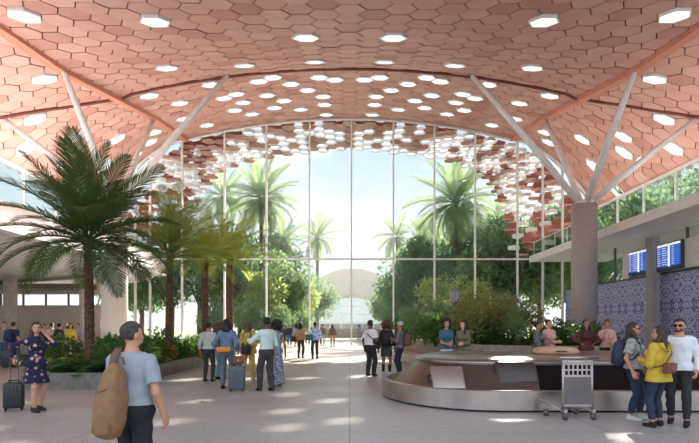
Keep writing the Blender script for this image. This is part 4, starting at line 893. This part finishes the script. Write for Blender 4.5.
t = handbag('brown leather shoulder bag hanging on the back of the woman in the yellow hoodie', yww((-.06, -.225, 1.05)), math.radians(24), .23, .17, .085, M('brown_leather', (132, 78, 58), .5, scale=8))
strap(t, [yww((-.16, -.22, 1.12)), yww((.02, -.22, 1.30)), yww((.15, -.09, 1.475)), yww((.16, .03, 1.47)), yww((.06, .2, 1.28)), yww((-.17, .14, 1.1)), yww((-.22, -.06, 1.05)), yww((-.16, -.2, 1.10))], .022, MATS['brown_leather'])
wm, wmw = person('man in white long-sleeved shirt and sunglasses, right of the three at the carousel', 680, 8.0, 1.75, 222, 't', ('short', 'b'), (cloth('white_jersey', (236, 234, 236), (228, 226, 230), scale=4), 2, .90, .026), ('slim', cloth('black_jeans', (52, 50, 54)), .12), cloth('black_trainer', (36, 34, 36)), LH=(-.25, .12, .90), RH=(.26, -.02, .90), LF=(-.12, .16), RF=(.13, -.06), turn=6, res=.0095, face=True, shades=True, beard=True, group='three talking by the carousel')

# standing group in the middle
person('man in pale grey shirt and dark trousers seen from behind, leftmost of the central group', 209, 14.0, 1.72, 8, 'm', ('short', 'k'), (cloth('pale_grey_shirt', (196, 190, 188)), 2, .97, .02), ('slim', cloth('dark_taupe', (62, 56, 54)), .1), group='central group')
person('person with auburn hair and aqua clothes half hidden in the central group', 219.5, 14.6, 1.72, 40, 'm', ('long', 'r'), (cloth('maroon_top', (120, 84, 80)), 1, .95, .02), ('pants', cloth('aqua_trousers', (136, 178, 186)), .08), fem=True, group='central group')
dj, djw = person('person in blue denim jacket and grey jeans seen from behind with an orange waist bag', 227.5, 12.4, 1.80, 4, 'd', ('mid', 'k'), (cloth('denim_jacket', (112, 128, 152), (92, 108, 132), scale=12), 2, .94, .03), ('slim', cloth('grey_jeans', (110, 116, 126), (90, 96, 108), scale=12), .1), LH=(-.26, .10, .98), RH=(.27, .06, .96), group='central group')
t = handbag('orange waist bag worn by the person in the denim jacket', djw((-.02, -.205, 1.0)), 0, .36, .13, .08, M('orange_fabric', (222, 160, 62), .7, col2=(200, 120, 50), scale=30), flap=False)
ys, ysw = person('person in mustard suit facing the camera with a black bag in front', 249, 13.9, 1.73, 184, 'd', ('short', 'g'), (cloth('mustard_suit', (206, 172, 92), (192, 158, 80)), 2, .84, .04), ('pants', MATS['mustard_suit'], .09), cloth('pale_shoe', (196, 188, 176)), LH=(-.08, .24, 1.08), RH=(.10, .24, 1.10), LF=(-.15, .02), RF=(.15, .05), face=True, group='central group')
t = handbag('black handbag held in front of the person in the mustard suit', ysw((0, .30, .94)), PI-math.radians(4), .30, .22, .10, M('black_leather', (34, 32, 34)))
strap(t, [ysw((.12, .28, 1.04)), ysw((.11, .2, 1.3)), ysw((.1, .08, 1.47)), ysw((0, -.05, 1.50)), ysw((-.1, .08, 1.47)), ysw((-.11, .2, 1.3)), ysw((-.12, .28, 1.04))], .02, MATS['black_leather'])
person('man in mint green shirt and dark trousers seen from behind, reaching out his arm', 267, 12.0, 1.83, -38, 'd', ('short', 'k'), (cloth('mint_shirt', (206, 226, 214), (196, 216, 204)), 2, 1.0, .025), ('pants', CHAR, .05), LH=(-.30, .34, 1.22), RH=(.18, .24, 1.05), LF=(-.12, .12), RF=(.12, -.06), group='central group')
person('woman with big dark curly hair in long grey patterned dress, rightmost of the central group', 276.5, 13.0, 1.74, -20, 'm', ('afro', 'k'), (pattern('grey_print', (170, 172, 186), (96, 98, 112), 22), 0, .95, .018), ('long', MATS['grey_print'], .06), fem=True, LH=(-.15, .2, 1.1), group='central group')
suitcase('slate grey suitcase with raised handle standing in the central group', G(237.5, 12.0), .1, .40, .58, .25, M('slate_shell', (92, 98, 104), .45), .42)
t = handbag('brown leather bag resting on top of the slate grey suitcase', G(239, 12.0, .775), .1, .26, .20, .13, M('chestnut_leather', (122, 70, 52), .5)); b = bm_(); tube(b, [(-.08, 0, .1), (-.07, 0, .2), (0, 0, .23), (.07, 0, .2), (.08, 0, .1)], .01, 6); obj('handle', b, MATS['chestnut_leather'], t)

# farther people
p1, w1 = person('woman in tan jacket walking away left of the man in blue patterned shirt', 301, 24.0, 1.76, 20, 'd', ('mid', 'k'), (cloth('tan_jacket', (176, 132, 92)), 2, .9, .03), ('slim', DARK, .1), fem=True, group='people in the middle distance', hands=False)
handbag('black bag carried by the woman in the tan jacket', w1((-.3, -.05, .95)), .3, .34, .3, .12, BLACK, flap=False)
p2, w2 = person('man in blue and white patterned shirt with a green bag', 315.5, 23.3, 1.80, -15, 'd', ('short', 'k'), (pattern('blue_print', (88, 128, 196), (214, 222, 238), 16), 2, .9, .03), ('slim', NAVY, .08), group='people in the middle distance', hands=False)
handbag('green shoulder bag on the man in the blue patterned shirt', w2((-.3, -.08, 1.02)), .2, .38, .28, .12, M('green_fabric', (40, 110, 92), .7), flap=False)
for i, (px, d, c, yaw, fem, lab, bt) in enumerate(((283, 37, (64, 66, 84), 170, False, 'man in dark suit in the distance, leftmost of three by the garden', NAVY), (290, 37.5, (52, 64, 96), 180, False, 'man in navy blazer and pale trousers in the distance by the garden', BJEAN), (297, 36, (150, 168, 190), 0, True, 'person in pale blue in the distance, right of the navy blazer', GREYT), (333, 36, (120, 98, 84), 10, True, 'woman with brown hair and tan trousers walking away in the distance', cloth('tan_trousers', (190, 150, 112))), (359.5, 50, (168, 186, 206), 180, True, 'small figure in pale blue far away by the garden wall', GREYT), (323, 38, (130, 122, 118), 5, False, 'person in brown half hidden behind the man in the blue patterned shirt', GREYT))):
    person(lab, px, d, 1.72, yaw, 'm' if i else 'd', ('mid' if fem else 'short', 'b' if i == 3 else 'k'), (cloth('far_top%d' % i, c), 2, .9, .025), ('slim', bt, .08), res=.022, fem=fem, group='people in the far distance')
# group right of centre
q1, v1 = person('man in white shirt with crossbody strap, left of the three near the bench', 371, 15.5, 1.80, 40, 'd', ('short', 'k'), (WHT, 1, .98, .03), ('pants', DARK, .05), RH=(.24, .18, .98), group='three near the bench')
t = handbag('black messenger bag on the man in the white shirt', v1((.26, -.02, 1.0)), -.7, .24, .28, .09, BLACK)
strap(t, [v1((.22, -.05, 1.12)), v1((.05, -.165, 1.28)), v1((-.12, -.08, 1.47)), v1((-.13, .02, 1.485)), v1((0, .17, 1.3)), v1((.2, .1, 1.1)), v1((.24, -.04, 1.1))], .03, BLACK)
q2, v2 = person('woman with curly auburn hair and green plaid skirt, middle of three near the bench', 387, 16.0, 1.76, 12, 'm', ('afro', 'r'), (cloth('black_top', (52, 48, 52)), 2, .95, .03), ('skirt', plaid('green_plaid', (44, 62, 58), (80, 96, 88), .03), .60), cloth('white_shoe', (226, 224, 222)), fem=True, group='three near the bench')
backpack('black backpack on the woman with curly auburn hair', v2((0, -.15, 1.2)), -.2, .85, BLACK)
for s in (-1, 1):
    A_ = v2((s*.11, .01, .30)); b = bm_(); tube(b, [(s*.108, -.012, .09), (s*.104, -.012, .2), (s*.10, -.008, .34)], [.043, .05, .058], 12); obj('sock', b, BLACK, q2, smooth=True)
q3, v3_ = person('person in grey knit cap holding a cup, right of three near the bench', 400.5, 15.8, 1.74, -70, 'm', ('cap', 'k'), (plaid('grey_check', (128, 116, 118), (96, 88, 92), .02), 2, .9, .035), ('pants', NAVY, .05), LH=(-.18, .26, 1.2), group='three near the bench', face=True, turn=-15)
t = thing('paper_cup', 'paper cup held by the person in the knit cap', 'cup', v3_((-.17, .37, 1.17))); b = bm_(); tube(b, [(0, 0, 0), (0, 0, .12)], [.032, .042], 14); obj('cup', b, WHT, t); b = bm_(); tube(b, [(0, 0, .12), (0, 0, .135)], .045, 14); obj('lid', b, BLACK, t)
backpack('brown backpack on the person in the knit cap', v3_((0, -.17, 1.18)), math.radians(70), .8, M('brown_nylon', (116, 84, 70), .8))
for i, (px, d, yaw, lab) in enumerate(((407.5, 30, 190, 'person in black in the distance behind the knit cap'), (412.5, 29, -60, 'person in dark navy in the distance beside the planter'), (418, 31, 170, 'person in dark clothes close to the right planter in the distance'))):
    person(lab, px, d, 1.76, yaw, 'm', ('short', 'k'), ([DARK, NAVY, CHAR][i], 2, .9, .03), ('slim', [DARK, CHAR, NAVY][i], .08), res=.02, group='people in the far distance')
# people between carousel and planter
person('woman with big curly black hair in teal tee standing by the right planter', 447, 14.2, 1.80, 172, 't', ('afro', 'k'), (cloth('teal_tee', (66, 104, 124)), 1, .92, .025), ('pants', WHT, .06), LH=(-.04, .27, 1.08), RH=(.05, .27, 1.06), fem=True, face=True, group='pair by the right planter')
person('woman with long brown hair in olive shirt standing by the right planter', 463.5, 14.2, 1.76, 205, 'l', ('long', 'b'), (cloth('olive_shirt', (118, 110, 88)), 2, .9, .03), ('pants', GREYT, .06), LH=(-.05, .26, 1.10), RH=(.06, .26, 1.08), fem=True, face=True, turn=20, group='pair by the right planter')
person('woman with dark bun in grey patterned top seen in profile behind the carousel', 538, 14.1, 1.74, 105, 'm', ('bun', 'k'), (pattern('grey_pattern_top', (132, 130, 130), (60, 58, 62), 30), 2, .9, .03), ('pants', DARK, .06), LH=(-.15, .25, 1.05), fem=True, face=True, group='four behind the carousel')
person('woman in pink blouse and orange trousers with folded hands behind the carousel', 549.5, 14.3, 1.80, 165, 't', ('bun', 'b'), (cloth('pink_blouse', (226, 172, 160)), 2, .96, .03), ('pants', cloth('orange_trousers', (206, 112, 50)), .06), LH=(.10, .24, 1.14), RH=(-.08, .25, 1.12), fem=True, face=True, turn=-15, group='four behind the carousel')
person('woman in burgundy dress with long black hair, hands on hips behind the carousel', 586.5, 14.1, 1.80, 178, 'm', ('long', 'k'), (cloth('burgundy_top', (92, 44, 46)), 2, .9, .03), ('dress', MATS['burgundy_top'], .5), LH=(-.19, .07, 1.06), RH=(.19, .07, 1.06), fem=True, face=True, group='four behind the carousel', lpole=(-1, -.25, .1), rpole=(1, -.25, .1))
q4, v4 = person('woman in pink top with beige bag, rightmost behind the carousel', 607.5, 14.2, 1.80, 205, 'm', ('bun', 'r'), (cloth('rose_top', (222, 170, 158)), 2, .96, .025), ('pants', DARK, .06), LH=(-.1, .25, 1.12), RH=(.1, .24, 1.35), fem=True, face=True, turn=15, group='four behind the carousel')
handbag('beige bag hanging from the arm of the woman in the pink top', v4((-.2, .26, .98)), .4, .30, .26, .14, M('beige_leather', (196, 168, 132), .6))
# queue at the left
QL = [(4.5, 19.6, 1.78, 172, False, (150, 146, 142), BJEAN, 'man in grey tee and jeans facing the camera at the far left', 'b'), (14.5, 19.0, 1.76, 15, False, (48, 58, 86), BJEAN, 'man in navy tee with a blue backpack seen from behind at the left', 'b'),
      (45, 23.5, 1.70, 160, False, (206, 178, 170), DARK, 'person in pale pink shirt in the queue behind the planter', 'b'), (52.5, 24.5, 1.74, 20, False, (220, 196, 186), DARK, 'person in cream top in the queue, second from its left end', 'k'), (60, 22.6, 1.72, 5, False, (50, 48, 52), DARK, 'person in black jacket in the queue behind the floral-dress woman', 'k'),
      (71, 24, 1.74, 150, True, (226, 196, 72), DARK, 'person in yellow top in the queue, left of the nearest palm trunk', 'k'), (66, 26, 1.72, 190, True, (176, 150, 140), DARK, 'person in taupe top deep in the queue', 'b'), (78, 25, 1.74, 200, False, (156, 168, 190), DARK, 'person in pale blue top at the right end of the queue', 'k'), (38, 25.5, 1.70, 200, True, (198, 190, 186), DARK, 'person in light grey top behind the floral-dress woman', 'b')]
for i, (px, d, H, yaw, fem, c, bt, lab, hc) in enumerate(QL):
    o, w = person(lab, px, d, H, yaw, 't' if i % 3 else 'l', ('mid' if fem else 'short', hc), (cloth('queue_top%d' % i, c), 1 if i < 2 else 2, .92, .025), ('pants', bt, .06), res=.015 if i < 2 else .02, fem=fem, face=(i == 0), group='queue at the left')
    if i == 0:
        t = backpack('grey backpack worn by the man in the grey tee', w((0, -.15, 1.2)), -math.radians(yaw), .85, CHAR)
        for s in (-1, 1): strap(t, [w((s*.1, -.09, 1.47)), w((s*.105, 0, 1.49)), w((s*.115, .14, 1.38)), w((s*.13, .14, 1.22)), w((s*.17, 0, 1.08))], .045, CHAR)
    if i == 1: backpack('dark blue backpack on the man in the navy tee', w((0, -.15, 1.22)), -math.radians(yaw), .9, M('blue_nylon', (44, 60, 96), .7))
suitcase('black upright suitcase beside the man in the navy tee', G(10, 18.3), .1, .46, .66, .28, M('black_shell', (0, 0, 0)), .3)
